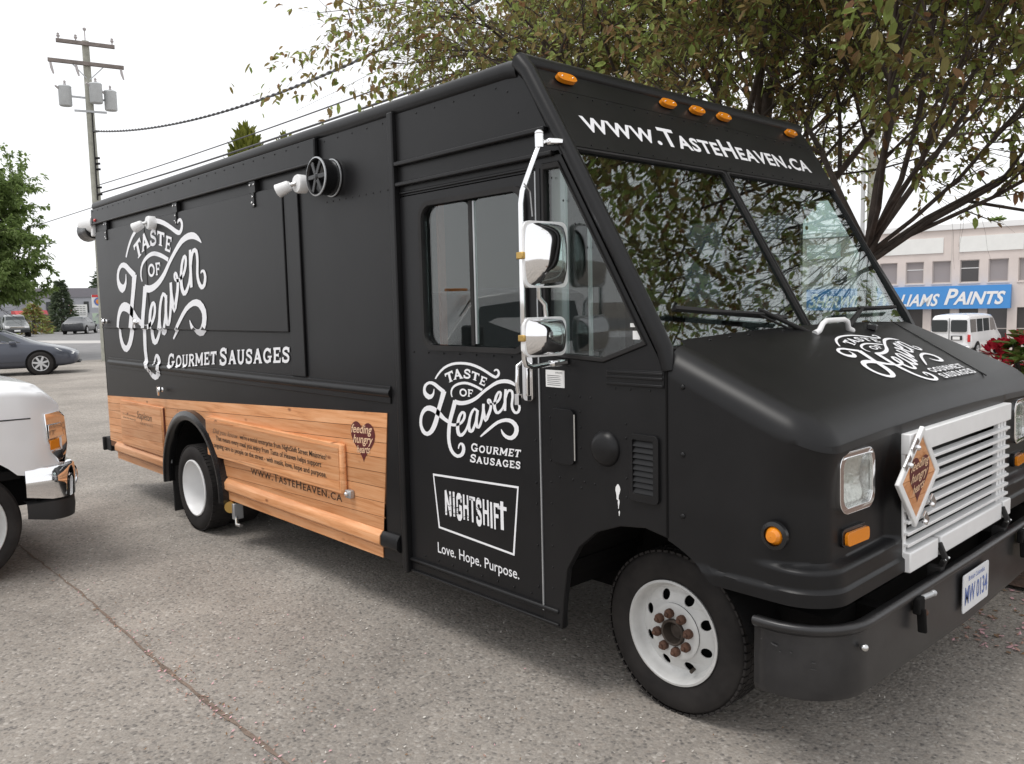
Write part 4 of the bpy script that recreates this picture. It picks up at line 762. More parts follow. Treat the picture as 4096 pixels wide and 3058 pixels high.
# ---- wood print: every board a piece of its own
ZF = [1.229-.0886*k for k in range(9)]; ZR = [.982-.0745*k for k in range(9)]
def zl_at(k, x): t = (x+8.42)/(8.42-3.30); return lerp(ZR[k], ZF[k], t)
wrap = MB().prism([[(-8.338,.47),(-8.13,.47),(-8.13,.37)] + arc_over(RW[0], RW[1], .585, .37) + [(-3.385,.37),(-3.354,.52),(-3.284,1.226),(-8.338,.980)]], FY, -.0022, -.0006).build('wood_wrap', M['gap'], T)
def boards(x0, x1, z0, z1, y, parent, fr=True, th=.004, arch=True):
    for k in range(8):
        mb = MB(); n = max(2, int((x1-x0)/.055)); vs = []; fs = []
        for i in range(n+1):
            x = lerp(x0, x1, i/n); t = zl_at(k, x)-.0018; b = zl_at(k+1, x)+.0018
            xx = x
            if fr and i == n: xx = x
            t2 = min(t, z1); b2 = max(b, z0)
            ok = t2-b2 > .004
            if arch and ok and (x-RW[0])**2 + ((t2+b2)/2-RW[1])**2 < .60**2: ok = False
            def fx(z): return xx - (.10*(1.229-z)/.88 if (fr and i == n) else 0)
            vs.append((ok, [(fx(t2), y, t2), (fx(b2), y, b2), (fx(b2), y+th, b2), (fx(t2), y+th, t2)]))
        run = []
        def flush(run):
            if len(run) < 2: return
            pv = [p for r in run for p in r]; pf = []
            for i in range(len(run)-1):
                a = i*4; b = a+4
                for j in range(4): pf.append((a+j, a+(j+1) % 4, b+(j+1) % 4, b+j))
            pf.append((0,1,2,3)); pf.append(tuple(len(pv)-4+i for i in (3,2,1,0)))
            MB().add(pv, pf).build('board', M['wood'], parent)
        for ok, q in vs:
            if ok: run.append(q)
            else: flush(run); run = []
        flush(run)
boards(-8.338,-3.284,.525,2,-.0062,wrap)
# rub rail and skirt below the boards
for x0, x1 in ((-8.13,-6.75),(-5.525,-3.372)):
    r = MB().prism([[(.001,.530),(-.010,.528),(-.034,.500),(-.036,.450),(-.012,.428),(.001,.424)]], lambda u, v, w: (w, u, v), x0, x1).build('rub_rail', M['wood'], wrap, bevel=.005)
    MB().box(x0,x1-.008,-.007,-.001,.362,.424).build('board', M['wood'], wrap)
MB().prism([[(.001,.530),(-.010,.528),(-.030,.500),(-.032,.450),(-.012,.428),(.001,.424)]], lambda u, v, w: (w, u, v), -3.368, -3.20).build('rub_rail', V, T, bevel=.005)
# raised locker with the printed story, and the raised rear hatch
lk = MB().prism([[(-5.79,.690),(-3.735,.690),(-3.735,1.0),(-5.79,1.0)]], FY, -.044, -.004).build('locker_door', M['wood'], wrap, bevel=.022, seg=3)
boards(-5.77,-3.770,.714,.974,-.0475,lk,fr=False,th=.0032,arch=True)
rh = MB().prism([[(-7.91,.535),(-6.80,.535),(-6.77,.985),(-7.91,.975)]], FY, -.024, -.004).build('rear_locker_door', M['wood'], wrap, bevel=.010)
boards(-7.895,-6.80,.545,.968,-.0272,rh,fr=False,th=.003,arch=False)
MB().box(-6.765,-6.757,-.020,-.004,.54,.98).build('door_gap', mat('dark_red_gap', (.13,.028,.012), .7), wrap)
lt = MB().box(-3.725,-3.665,-.04,-.006,.672,.722).build('locker_latch', M['galv'], T, bevel=.006)
MB().ball((-3.70,-.045,.70),.014,.014,.014).build('latch_knob', M['chrome'], lt, smooth=60)
# printing on the wood
def FD(y): return lambda u, v, L: (u, y - L*.0002, v)
tm = MB(); put_text(tm, 'www.TasteHeaven.ca', FD(-.0082), [(-5.085,.680),(-3.815,.680),(-3.815,.624),(-5.085,.624)], small=.80, space=1.12, offset=.004); tm.build('web_address', M['ink'], wrap)
fd = FD(-.0495)
for line, q_ in (("we're a social enterprise from NightShift Street Ministries?", (-5.155,-3.91,.921,.885)), ('That means every meal you enjoy from Taste of Heaven helps support', (-5.585,-3.98,.866,.830)), ('ongoing care to people on the street - with meals, love, hope and purpose.', (-5.63,-3.92,.806,.770))):
    tm = MB(); put_text(tm, line, fd, [(q_[0],q_[2]),(q_[1],q_[2]),(q_[1],q_[3]),(q_[0],q_[3])], offset=.010); tag(tm.build('story_line', M['ink'], lk), kind='stuff')
tm = MB(); put_text(tm, 'Did you know', fd, [(-5.635,.918),(-5.19,.918),(-5.19,.882),(-5.635,.882)], shear=.4); tm.build('story_print', M['ink2'], lk)
tm = MB(); f2 = FD(-.0292)
put_text(tm, 'For more information', f2, [(-7.82,.858),(-7.46,.858),(-7.46,.838),(-7.82,.838)]); put_text(tm, 'about the wrap visit', f2, [(-7.82,.825),(-7.46,.825),(-7.46,.805),(-7.82,.805)])
put_text(tm, 'Stapleton', f2, [(-7.43,.905),(-7.03,.905),(-7.03,.835),(-7.43,.835)], shear=.4); put_text(tm, 'GRAPHICS', f2, [(-7.34,.805),(-7.02,.805),(-7.02,.785),(-7.34,.785)], space=1.4)
tm.build('maker_print', M['ink2'], rh)
hp = [(-3.545+p[0]*1.02, 1.045+p[1]*.96) for p in heart_pts(.140)]
hb = MB().sheet([hp], FY, -.0084).build('heart_print', M['heart'], wrap)
th = MB()
for t, u0, u1, v, h in (('feeding',-3.672,-3.440,1.080,.052),('hungry',-3.655,-3.435,1.020,.050),('hearts',-3.618,-3.470,.962,.045)): put_text(th, t, FD(-.0090), [(u0,v+h),(u1,v+h+.012),(u1,v+.012),(u0,v)], shear=.35, offset=.014)
th.build('heart_words', M['cream'], wrap)
# rear wheel flare
def flare(r0, r1):
    mb = MB(); vs = []; fs = []; n = 30
    prof = [(r0+.02,.03),(r0,-.02),(r0+.012,-.058),(r0+.035,-.068),(r0+.060,-.062),(r1,-.052),(r1+.004,-.004)]
    for i in range(n+1):
        a = math.radians(-4 + 188*i/n)
        for r, y in prof: vs.append((RW[0]+r*math.cos(a)*1.0, y, RW[1]+.005+r*math.sin(a)))
    k = len(prof)
    for i in range(n):
        for j in range(k-1): fs.append((i*k+j,(i+1)*k+j,(i+1)*k+j+1,i*k+j+1))
    return mb.add(vs, fs).build('wheel_flare', M['blackgloss'], T, smooth=50)
flare(.545,.635)
MB().box(-6.72,-6.70,.01,.5,.06,.60).build('mud_flap', M['rubber'], T)
MB().box(-6.69,-6.665,-.012,-.002,.50,.68).build('reflector_plate', M['galv'], T)
vb = MB().tube([(-5.50,.03,.315),(-5.44,-.03,.315)], .045, 14).build('drain_valve', M['brass'], T, smooth=40)
MB().box(-5.44,-5.40,-.02,.06,.22,.345).build('valve_plate', M['galv'], vb, bevel=.006); MB().tube([(-5.40,.0,.235),(-5.33,-.03,.20),(-5.26,-.03,.205)], .014, 8).build('valve_lever', M['steel'], vb, smooth=60)
# chassis
MB().box(-8.35,-1.2,.70,.82,.46,.66).build('frame_rail', M['under'], T); MB().box(-8.35,-1.2,1.69,1.81,.46,.66).build('frame_rail', M['under'], T)
MB().box(-8.40,-6.75,.05,YW-.05,.60,.64).build('floor_pan', M['under'], T); MB().box(-5.50,-1.98,.05,YW-.05,.58,.62).build('floor_pan', M['under'], T)
MB().box(-6.75,-5.50,.45,YW-.45,.62,.66).build('floor_pan', M['under'], T)
MB().box(-6.95,-5.35,.045,YW-.045,.955,.975).build('wheel_box', M['under'], T)
MB().box(-2.05,-1.0,.66,.70,.30,.95).build('inner_fender', M['under'], T)
MB().tube([(RW[0],.4,.37),(RW[0],YW-.4,.37)], .07, 12).ball((RW[0],YH,.37),.18,.2,.18).build('rear_axle', M['under'], T)
MB().tube([(FW[0],.5,.33),(FW[0],YW-.5,.33)], .05, 12).build('front_axle', M['under'], T)
MB().box(-5.3,-1.75,.85,1.66,.20,.52).build('under_light_block', M['under'], T, bevel=.05)  # box added to stop light passing beneath the van
MB().box(-8.1,-6.8,.85,1.66,.28,.52).build('spare_carrier', M['under'], T, bevel=.05)
MB().box(-4.9,-3.6,.25,.68,.30,.56).build('fuel_tank', M['under'], T, bevel=.03)
MB().tube([(-7.0,.25,.30),(-6.7,.18,.28),(-6.62,.12,.26)], .035, 10).build('tail_pipe', M['under'], T, smooth=50)
# ---- wheels
def half_pipe(mb, c, r, y0, y1, a0=-8, a1=188, n=24):
    vs = []
    for i in range(n+1):
        a = math.radians(lerp(a0, a1, i/n))
        for y in (y0, y1): vs.append((c[0]+r*math.cos(a), y, c[1]+r*math.sin(a)))
    return mb.add(vs, [(2*i,2*i+1,2*i+3,2*i+2) for i in range(n)])
def tyre_profile(R, r, w):
    h = w/2; sw_ = R-r
    return [(r,h*.72),(r+sw_*.10,h*.90),(r+sw_*.35,h*1.0),(r+sw_*.62,h*.99),(r+sw_*.84,h*.92),(R-.012,h*.84),(R-.002,h*.70),(R,h*.5),(R,-h*.5),(R-.002,-h*.70),(R-.012,-h*.84),(r+sw_*.62,-h*.99),(r,-h*.72)]
def tread(mb, c, R, w, n=64):
    for i in range(n):
        a = 2*math.pi*i/n; ca, sa = math.cos(a), math.sin(a)
        for y0, y1, ph in ((-w*.44,-w*.28,0),(-w*.24,-w*.04,.5),(w*.0,w*.20,0),(w*.24,w*.42,.5)):
            a2 = a + ph*2*math.pi/n*.5; ca, sa = math.cos(a2), math.sin(a2); dx = 2*math.pi*R/n*.36
            t = Vector((-sa, 0, ca)); n_ = Vector((ca, 0, sa)); p = Vector(c)+n_*(R-.004)
            vs = []
            for hh in (0, .010):
                for st_, yy in ((-1,y0),(1,y0),(1,y1),(-1,y1)): vs.append(p + t*(dx*st_) + n_*hh + Vector((0,yy,0)))
            mb.add(vs, [(4,5,6,7),(0,1,5,4),(1,2,6,5),(2,3,7,6),(3,0,4,7)])
def front_wheel(cx, yo, cz, sgn, Rt=.366, full=True):
    """outer tyre face at yo; sgn = -1 when the outer face looks to -Y"""
    w = .215; cy = yo - sgn*w/2; ax = (0, sgn, 0); rl_ = .236; c = (cx, cy, cz)
    wh = MB().lathe(tyre_profile(Rt, rl_-.012, w), c, ax, 64)
    hub = wh.build('front_wheel', M['tyre'], T, smooth=35, label='front wheel tyre')
    tr_ = MB(); tread(tr_, c, Rt-.004, w); tag(tr_.build('tread', M['tyre'], hub), kind='stuff')
    h = w/2
    rm = MB().lathe([(rl_-.006,h*.80),(rl_,h*.90),(rl_,h*.97),(rl_-.010,h*1.0),(rl_-.018,h*.92),(rl_-.024,h*.62),(rl_-.030,h*.42),(rl_-.040,h*.35)], c, ax, 64).build('rim', M['rim'], hub, smooth=45)
    # disc with eight hand holes
    r1, r2 = rl_-.038, .118
    def hgt(r): return lerp(h*.36, h*.74, max(0., min(1., (r1-r)/(r1-r2))))
    def DF(u, v, w_):
        r = math.hypot(u, v); return (cx+u, cy+sgn*(hgt(r)+w_), cz+v)
    holes = [circle(.162*math.cos(a), .162*math.sin(a), .0235, 14, a) for a in [2*math.pi*(k+.5)/8 for k in range(8)]]
    mid = [circle(0,0,.190,64)[::1]]
    dsk = MB().prism([circle(0,0,r1+.004,64), *holes, circle(0,0,.128,48)], DF, -.006, 0)
    dsk.build('wheel_disc', M['rim'], hub, smooth=60)
    MB().lathe([(.129,h*.745),(.122,h*.79),(.116,h*.80),(.060,h*.80),(.056,h*.70)], c, ax, 48).build('wheel_boss', M['rim'], hub, smooth=40)
    MB().lathe([(.058,h*.78),(.060,h*.92),(.055,h*.97),(.048,h*.94),(.040,h*.5),(.030,h*.45),(.026,h*.62),(.0,h*.64)], c, ax, 28).build('hub', M['rust2'], hub, smooth=40)
    for k in range(8):
        a = 2*math.pi*k/8+.2; p = Vector((cx+.085*math.cos(a), cy, cz+.085*math.sin(a)))
        MB().lathe([(.021,h*.79),(.021,h*.98),(.016,h*1.05),(.010,h*1.07),(.010,h*1.15),(.004,h*1.2),(0,h*1.2)], p, ax, 10).build('lug_nut', M['rust'], hub, smooth=30)
    MB().lathe([(rl_-.05,-.05),(rl_-.05,h*.1),(0.001,h*.1)], c, ax, 24).build('brake_drum', M['under'], hub)
    a = math.radians(-62); MB().tube([(cx+.175*math.cos(a),cy+sgn*h*.4,cz+.175*math.sin(a)),(cx+.185*math.cos(a),cy+sgn*h*.75,cz+.18*math.sin(a))], .008, 8).build('valve_stem', M['rust2'], hub, smooth=60)
    return hub
half_pipe(MB(), RW, .572, .035, .66).build('wheel_housing', M['under'], T)
half_pipe(MB(), FW, .545, .034, .66, 18, 170).build('wheel_housing', M['under'], T)
front_wheel(FW[0], .245, .369, -1); front_wheel(FW[0], YW-.245, .369, 1)
def rear_wheel(yo, sgn):
    w = .215; ax = (0, sgn, 0); cx, cz = RW[0], .362; Rt = .359; rl_ = .236
    cy = yo - sgn*w/2; c = (cx, cy, cz); h = w/2
    hub = MB().lathe(tyre_profile(Rt, rl_-.012, w), c, ax, 64).build('rear_wheel', M['tyre'], T, smooth=35, label='dual rear wheel tyre')
    tr_ = MB(); tread(tr_, c, Rt-.004, w); tag(tr_.build('tread', M['tyre'], hub), kind='stuff')
    MB().lathe([(rl_-.006,h*.80),(rl_,h*.90),(rl_,h*.97),(rl_-.010,h*1.0),(rl_-.018,h*.92),(rl_-.026,h*.5),(rl_-.032,0),(rl_-.030,-h*.5),(rl_-.045,-h*.75),(rl_-.09,-h*.9),(.13,-h*1.0),(.10,-h*.85),(.07,-h*.8),(0.001,-h*.8)], c, ax, 56).build('rim', M['white'], hub, smooth=45)
    c2 = (cx, cy-sgn*(w+.045), cz); MB().lathe(tyre_profile(Rt, .18, w), c2, ax, 48).build('inner_tyre', M['tyre'], hub, smooth=35)
rear_wheel(-.035, -1); rear_wheel(YW+.035, 1)
# ---- white lettering on the door, the hatch and the hood
def lettering(name, fn, parent, extra, affine=None):
    mb = MB(); A = affine or (lambda u, v: (u, v)); L = 0
    for st_ in LOGO:
        ribbon(mb, [(*A(a, b), *A(c, d)) for a, b, c, d in cutdense(st_)], fn, L); L += 1
    for ch_, q in LOGO_TASTE: glyph(mb, ch_, [A(*p) for p in q], fn, L); L += 1
    for ch_, q in extra: glyph(mb, ch_, q, fn, L); L += 1
    return mb.build(name, M['decal'], parent, fix=False)
DO = (-2.55, 1.20)
lettering('logo_lettering', lambda u, v, L: (u, .0285-.00012*L, v), D_, [(c, [(p[0]+DO[0], p[1]+DO[1]) for p in q]) for c, q in DOOR_TEXT], lambda u, v: (u+DO[0], v+DO[1]))
def rear_fn(u, v, L):
    y = -.0265 if v > 1.676 else (-.0075 if v > 1.388 else (-.0125 if v > 1.283 else -.002))
    if 1.312 < v < 1.368: y = -.0265
    return (u, y-.00012*L, v)
lettering('logo_lettering', rear_fn, T, REAR_TEXT, lambda u, v: (2.73*u-.06*v-6.627, .06*u+2.80*v+1.66))
def hood_fn(u, v, L): return HP(v, u, .0022+.00012*L)
HA = lambda u, v: (1.052*u-.03*v+1.386, -.007*u-.906*v-.928)
def hrow(word, y0, y1, x0, x1):
    n = len(word); r = []
    for i, ch_ in enumerate(word):
        a = y0+(y1-y0)*i/n; b = y0+(y1-y0)*(i+.88)/n; r.append((ch_, [(a,x0),(b,x0),(b,x1),(a,x1)]))
    return r
lettering('logo_lettering', hood_fn, T, hrow('GOURMET',1.375,1.79,-.880,-.842)+hrow('SAUSAGES',1.365,1.785,-.828,-.788), HA)
# night sign frame and words
nf = MB(); fo = [(-2.887,.933),(-2.211,.964),(-2.252,.614),(-2.850,.639)]
def inset(poly, d):
    cx = sum(p[0] for p in poly)/4; cz = sum(p[1] for p in poly)/4
    return [(p[0]+math.copysign(d, cx-p[0]), p[1]+math.copysign(d, cz-p[1])) for p in poly]
nf.sheet([fo, inset(fo, .011)], lambda u, v, w: (u, .0282, v)); nf.build('sign_frame', M['decal'], D_)
nf = MB(); dfn = lambda u, v, L: (u, .0284-.00015*L, v)
xs = [-2.789,-2.722,-2.697,-2.642,-2.583,-2.530,-2.474,-2.418]; 
seq = [('n',-2.790,-2.733),('i',-2.724,-2.700),('g',-2.692,-2.644),('h',-2.636,-2.590),('t',-2.583,-2.537),('s',-2.532,-2.486),('h',-2.478,-2.430),('i',-2.424,-2.400),('f',-2.394,-2.352)]
for L, (ch_, a, b) in enumerate(seq):
    dz = .004*math.sin(L*2.3)
    glyph(nf, ch_, [(a,.856+dz),(b,.857+dz),(b,.724+dz),(a,.723+dz)], dfn, L*3)
nf.sheet([[(-2.347,.727),(-2.325,.727),(-2.325,.826),(-2.302,.827),(-2.302,.846),(-2.325,.846),(-2.325,.870),(-2.347,.870),(-2.347,.846),(-2.368,.846),(-2.368,.827),(-2.347,.827)]], lambda u, v, w: (u, .0283, v))
nf.build('sign_words', M['decal'], D_, fix=False)
ck = MB()
for i in range(26):
    a = random.uniform(-2.79,-2.50); z = random.uniform(.725,.855); l_ = random.uniform(.015,.035); an = random.uniform(-.6,.6)
    ribbon(ck, offs([(a,z),(a+l_*math.cos(an),z+l_*math.sin(an))], .0030), lambda u, v, L: (u, .0230, v), 0)
ck.build('sign_cracks', M['vinyl2'], D_)
nf = MB(); put_text(nf, 'Love. Hope. Purpose.', lambda u, v, L: (u, .0284, v), [(-2.864,.559),(-2.222,.555),(-2.222,.503),(-2.864,.502)], offset=.004); nf.build('motto', M['decal'], D_)

D_.location.y -= .022
# ================================================================== ground
def ground_mat():
    m = bpy.data.materials.new('exposed_aggregate'); m.use_nodes = True; n = m.node_tree.nodes; l = m.node_tree.links; b = n['Principled BSDF']
    tc = n.new('ShaderNodeTexCoord')
    def vor(s):
        v = n.new('ShaderNodeTexVoronoi'); v.inputs['Scale'].default_value = s; v.inputs['Randomness'].default_value = 1; l.new(tc.outputs['Object'], v.inputs['Vector']); return v
    def noi(s, d=4, r=.6):
        v = n.new('ShaderNodeTexNoise'); v.inputs['Scale'].default_value = s; v.inputs['Detail'].default_value = d; v.inputs['Roughness'].default_value = r; l.new(tc.outputs['Object'], v.inputs['Vector']); return v
    v1 = vor(56); v2 = vor(120)
    sp = n.new('ShaderNodeSeparateColor'); l.new(v1.outputs['Color'], sp.inputs[0])
    r1 = n.new('ShaderNodeValToRGB'); e = r1.color_ramp.elements; e[0].position = 0; e[0].color = (.085,.080,.075,1); e[1].position = 1; e[1].color = (.58,.53,.47,1)
    for p, c in ((.14,(.11,.10,.095,1)),(.24,(.29,.258,.222,1)),(.62,(.345,.302,.258,1)),(.78,(.30,.245,.195,1)),(.90,(.42,.375,.325,1))): k = e.new(p); k.color = c
    r1.color_ramp.interpolation = 'LINEAR'; l.new(sp.outputs[0], r1.inputs[0])
    sp2 = n.new('ShaderNodeSeparateColor'); l.new(v2.outputs['Color'], sp2.inputs[0])
    r2 = n.new('ShaderNodeValToRGB'); e = r2.color_ramp.elements; e[0].color = (.16,.148,.135,1); e[1].color = (.46,.415,.36,1); k = e.new(.5); k.color = (.325,.285,.243,1); l.new(sp2.outputs[1], r2.inputs[0])
    mx = n.new('ShaderNodeMix'); mx.data_type = 'RGBA'; mx.inputs[0].default_value = .45; l.new(r1.outputs[0], mx.inputs[6]); l.new(r2.outputs[0], mx.inputs[7])
    # cement between stones
    cr = n.new('ShaderNodeMapRange'); cr.inputs[1].default_value = .35; cr.inputs[2].default_value = .62; cr.inputs[4].default_value = .55; l.new(v1.outputs['Distance'], cr.inputs[0])
    mc = n.new('ShaderNodeMix'); mc.data_type = 'RGBA'; l.new(cr.outputs[0], mc.inputs[0]); l.new(mx.outputs[2], mc.inputs[6]); mc.inputs[7].default_value = (.325,.285,.243,1)
    # wide stains
    n1 = noi(.55, 5); n2 = noi(2.6, 5)
    mr = n.new('ShaderNodeMapRange'); mr.inputs[1].default_value = .32; mr.inputs[2].default_value = .72; mr.inputs[3].default_value = .74; mr.inputs[4].default_value = 1.17; l.new(n1.outputs['Fac'], mr.inputs[0])
    mr2 = n.new('ShaderNodeMapRange'); mr2.inputs[1].default_value = .3; mr2.inputs[2].default_value = .7; mr2.inputs[3].default_value = .90; mr2.inputs[4].default_value = 1.08; l.new(n2.outputs['Fac'], mr2.inputs[0])
    mm = n.new('ShaderNodeMath'); mm.operation = 'MULTIPLY'; l.new(mr.outputs[0], mm.inputs[0]); l.new(mr2.outputs[0], mm.inputs[1])
    hv = n.new('ShaderNodeHueSaturation'); hv.inputs['Saturation'].default_value = .80; l.new(mm.outputs[0], hv.inputs['Value']); l.new(mc.outputs[2], hv.inputs['Color'])
    # rusty brown leaf stain in patches
    n3 = noi(1.3, 6, .7); mr3 = n.new('ShaderNodeMapRange'); mr3.inputs[1].default_value = .58; mr3.inputs[2].default_value = .78; mr3.inputs[4].default_value = .32; l.new(n3.outputs['Fac'], mr3.inputs[0])
    ms = n.new('ShaderNodeMix'); ms.data_type = 'RGBA'; l.new(mr3.outputs[0], ms.inputs[0]); l.new(hv.outputs[0], ms.inputs[6]); ms.inputs[7].default_value = (.235,.175,.130,1)
    l.new(ms.outputs[2], b.inputs['Base Color']); b.inputs['Roughness'].default_value = .85; b.inputs['Specular IOR Level'].default_value = .3
    bp = n.new('ShaderNodeBump'); bp.inputs['Strength'].default_value = .55; bp.inputs['Distance'].default_value = .006; bp.invert = True
    l.new(v1.outputs['Distance'], bp.inputs['Height']); l.new(bp.outputs[0], b.inputs['Normal'])
    return m
M['ground'] = ground_mat()
M['asphalt'] = mat('asphalt', (.20,.195,.195), .9, var=.18, vscale=1.2, bump=.3, bscale=60)
M['walk'] = mat('sidewalk_concrete', (.46,.44,.42), .9, var=.1, vscale=2)
M['dirtline'] = mat('joint_dirt', (.20,.150,.118), .95, var=.4, vscale=22, bump=.4, bscale=90)
M['mulch'] = mat('bark_mulch', (.13,.082,.060), .95, var=.5, vscale=22, bump=.8, bscale=45)
def gz(x, y): return -1.45*sstep(8.5,15,y)*sstep(-27,-21,x)
def grid_sheet(xs, ys, zf, dz=0.0):
    mb = MB(); vs = [(x, y, zf(x, y)+dz) for x in xs for y in ys]; ny = len(ys)
    mb.add(vs, [(i*ny+j,(i+1)*ny+j,(i+1)*ny+j+1,i*ny+j+1) for i in range(len(xs)-1) for j in range(ny-1)]); return mb
xs = [-900,-400,-200,-120,-60,-40,-30,-28,-27,-26,-25,-24,-23,-22,-21,-20,-15,-10,-5,0,5,10,30,100,400]
ys = [-400,-100,-40,-15,-5,0,5,8.5,9,10,11,12,13,14,15,20,30,60,100,200,400,900]
tag(grid_sheet(xs, ys, gz).build('ground', M['ground'], smooth=60), kind='structure')
# joint in the paving with dirt and fallen petals
jb = MB(); pts = []
x = -9.0
while x < 6: pts.append((x, -1.19 + .012*math.sin(x*2.1)+random.uniform(-.006,.006), random.uniform(.006,.019)*(1.6 if -4 < x < -2.2 else 1))); x += .09
vs = []; 
for x, y, w in pts: vs += [(x, y-w*.45, .004), (x, y+w*.55, .004)]
jb.add(vs, [(2*i,2*i+1,2*i+3,2*i+2) for i in range(len(pts)-1)])
tag(jb.build('paving_joint', M['dirtline']), kind='structure')
# roads and walks to the left
def strip(name, poly, z, m): tag(MB().sheet([poly], lambda u, v, w: (u, v, z)).build(name, m), kind='structure')
strip('road', [(-33,-60),(-33,3),(-34.5,30),(-50,60),(-160,120),(-160,-60)], .004, M['asphalt'])
strip('median_walk', [(-62,-50),(-58,8),(-49,13),(-44,30),(-52,60),(-56,60),(-49,30),(-54,14),(-66,9),(-70,-50)], .008, M['walk'])
strip('far_walk', [(-88,-50),(-86,60),(-92,60),(-94,-50)], .008, M['walk'])
# planting bed behind the van
tag(grid_sheet([-14,-11,-8,-5,-2,1,4,9],[2.95,3.4,4.5,6,8,9.5], lambda x, y: .03+.05*math.sin(x*1.3)*math.sin(y*1.1)+gz(x,y)).build('planting_bed', M['mulch'], smooth=60), kind='structure')
# bed edging stones? none seen; scattered petals, chips and leaf bits
def scatter(name, n, fn, size, mats_, label, cat):
    mb = MB()
    for i in range(n):
        x, y = fn(); a = random.uniform(0,6.28); s = size*random.uniform(.5,1.4); mb.cur = random.randrange(len(mats_))
        z = gz(x, y) + .006 + (.06 if (y > 2.95 and name == 'bed_petals') else 0); c, s_ = math.cos(a), math.sin(a); t = random.uniform(-.3,.3)
        mb.add([(x-c*s,y-s_*s,z),(x+s_*s*.55,y-c*s*.55,z+.006*abs(t)),(x+c*s,y+s_*s,z+.010*random.random()),(x-s_*s*.55,y+c*s*.55,z+.003)], [(0,1,2,3)])
    return tag(mb.build(name, mats_, fix=False), label, cat, kind='stuff')
M['leafbit'] = mat('dry_leaf_bit', (.22,.13,.07), .9); M['palebit'] = mat('pale_stone', (.58,.55,.50), .8); M['pebble'] = mat('dark_pebble', (.07,.068,.066), .8); M['petal2'] = mat('brown_petal', (.42,.25,.20), .9)
def on_joint():
    x = random.choice([random.gauss(-3.0,.5), random.gauss(-3.6,.8), random.uniform(-6,-1.5)]); return x, -1.19+random.gauss(0,.04)
scatter('joint_petals', 260, on_joint, .008, [M['petal'],M['leafbit'],M['petal2']], 'pink petals and bits caught in the paving joint', 'petals')
def drift():
    u = random.random(); return -3.1+random.gauss(0,.9)+.2*u, -1.1+abs(random.gauss(0,.5))
scatter('petal_drift', 260, drift, .007, [M['leafbit'],M['petal2'],M['petal'],M['palebit']], 'thin drift of petals and leaf bits on the paving', 'petals')
scatter('loose_chips', 2600, lambda: (random.uniform(-7.5,1.0), random.uniform(-3.6,1.2)), .006, [M['palebit'],M['pebble'],M['palebit'],M['leafbit']], 'loose pale and dark stone chips on the paving', 'chips')
scatter('bed_petals', 2600, lambda: (random.uniform(-3,2.2), 1.9+abs(random.gauss(0,1.1))), .017, [M['petal'],M['petal2'],M['leafbit']], 'fallen pink petals by the planting bed', 'petals')
# ================================================================== trees
LEAF8 = True
def leaf(mb, p, d, s, w, droop):
    """one folded leaf: midrib p -> p+d*s"""
    d = d.normalized(); side = d.cross(Vector((0,0,1)))
    side = side.normalized() if side.length > .05 else Vector((1,0,0))
    side = (side + Vector((random.uniform(-.5,.5),random.uniform(-.5,.5),random.uniform(-.5,.5)))).normalized()
    nrm = side.cross(d).normalized(); t = p + d*s + Vector((0,0,-droop*s)); m = p + d*(s*.48) + nrm*(-s*.06)
    if not LEAF8:
        a = m + side*(w*s*.5) + nrm*(s*.09); b = m - side*(w*s*.5) + nrm*(s*.09)
        mb.add([p, a, t, b, m], [(0,1,4),(1,2,4),(2,3,4),(3,0,4)]); return
    q1 = p.lerp(t,.26); q2 = p.lerp(t,.66); h1 = nrm*(s*.07)
    mb.add([p, q1+side*(w*s*.43)+h1, q2+side*(w*s*.40)+h1, t, q2-side*(w*s*.40)+h1, q1-side*(w*s*.43)+h1, m, q2-nrm*(s*.04)], [(0,1,6),(1,2,7,6),(2,3,7),(3,4,7),(4,5,6,7),(5,0,6)])
def leaf_mat(name, cols, trans=.45):
    m = bpy.data.materials.new(name); m.use_nodes = True; n = m.node_tree.nodes; l = m.node_tree.links; b = n['Principled BSDF']; o = n['Material Output']
    g = n.new('ShaderNodeNewGeometry'); r = n.new('ShaderNodeValToRGB'); e = r.color_ramp.elements
    e[0].position = 0; e[0].color = (*cols[0],1); e[1].position = 1; e[1].color = (*cols[-1],1)
    for i, c in enumerate(cols[1:-1]): k = e.new((i+1)/(len(cols)-1)); k.color = (*c,1)
    l.new(g.outputs['Random Per Island'], r.inputs[0]); l.new(r.outputs[0], b.inputs['Base Color']); b.inputs['Roughness'].default_value = .55; b.inputs['Specular IOR Level'].default_value = .3
    tr = n.new('ShaderNodeBsdfTranslucent'); l.new(r.outputs[0], tr.inputs[0]); mx = n.new('ShaderNodeMixShader'); mx.inputs[0].default_value = trans
    l.new(b.outputs[0], mx.inputs[1]); l.new(tr.outputs[0], mx.inputs[2]); l.new(mx.outputs[0], o.inputs[0]); return m
M['cherry'] = leaf_mat('cherry_leaf', [(.17,.135,.05),(.24,.215,.07),(.29,.155,.085),(.21,.245,.07),(.36,.25,.13),(.25,.33,.09),(.31,.38,.11),(.46,.54,.20)], .6)
M['green'] = leaf_mat('green_leaf', [(.14,.21,.06),(.20,.28,.085),(.27,.35,.13),(.16,.23,.08)], .55)
M['cedar'] = leaf_mat('cedar_spray', [(.11,.13,.02),(.17,.19,.03),(.24,.25,.045)], .4)
M['darkgreen'] = leaf_mat('pine_needle', [(.08,.11,.07),(.11,.145,.085),(.15,.18,.11)], .3)  # distance haze put into the colour: greens lightened
M['rhodo'] = leaf_mat('rhododendron_leaf', [(.07,.12,.025),(.10,.17,.035),(.15,.22,.05),(.12,.10,.035)], .3)
M['bloom'] = leaf_mat('red_bloom', [(.42,.012,.025),(.60,.03,.06),(.50,.02,.05)], .35)
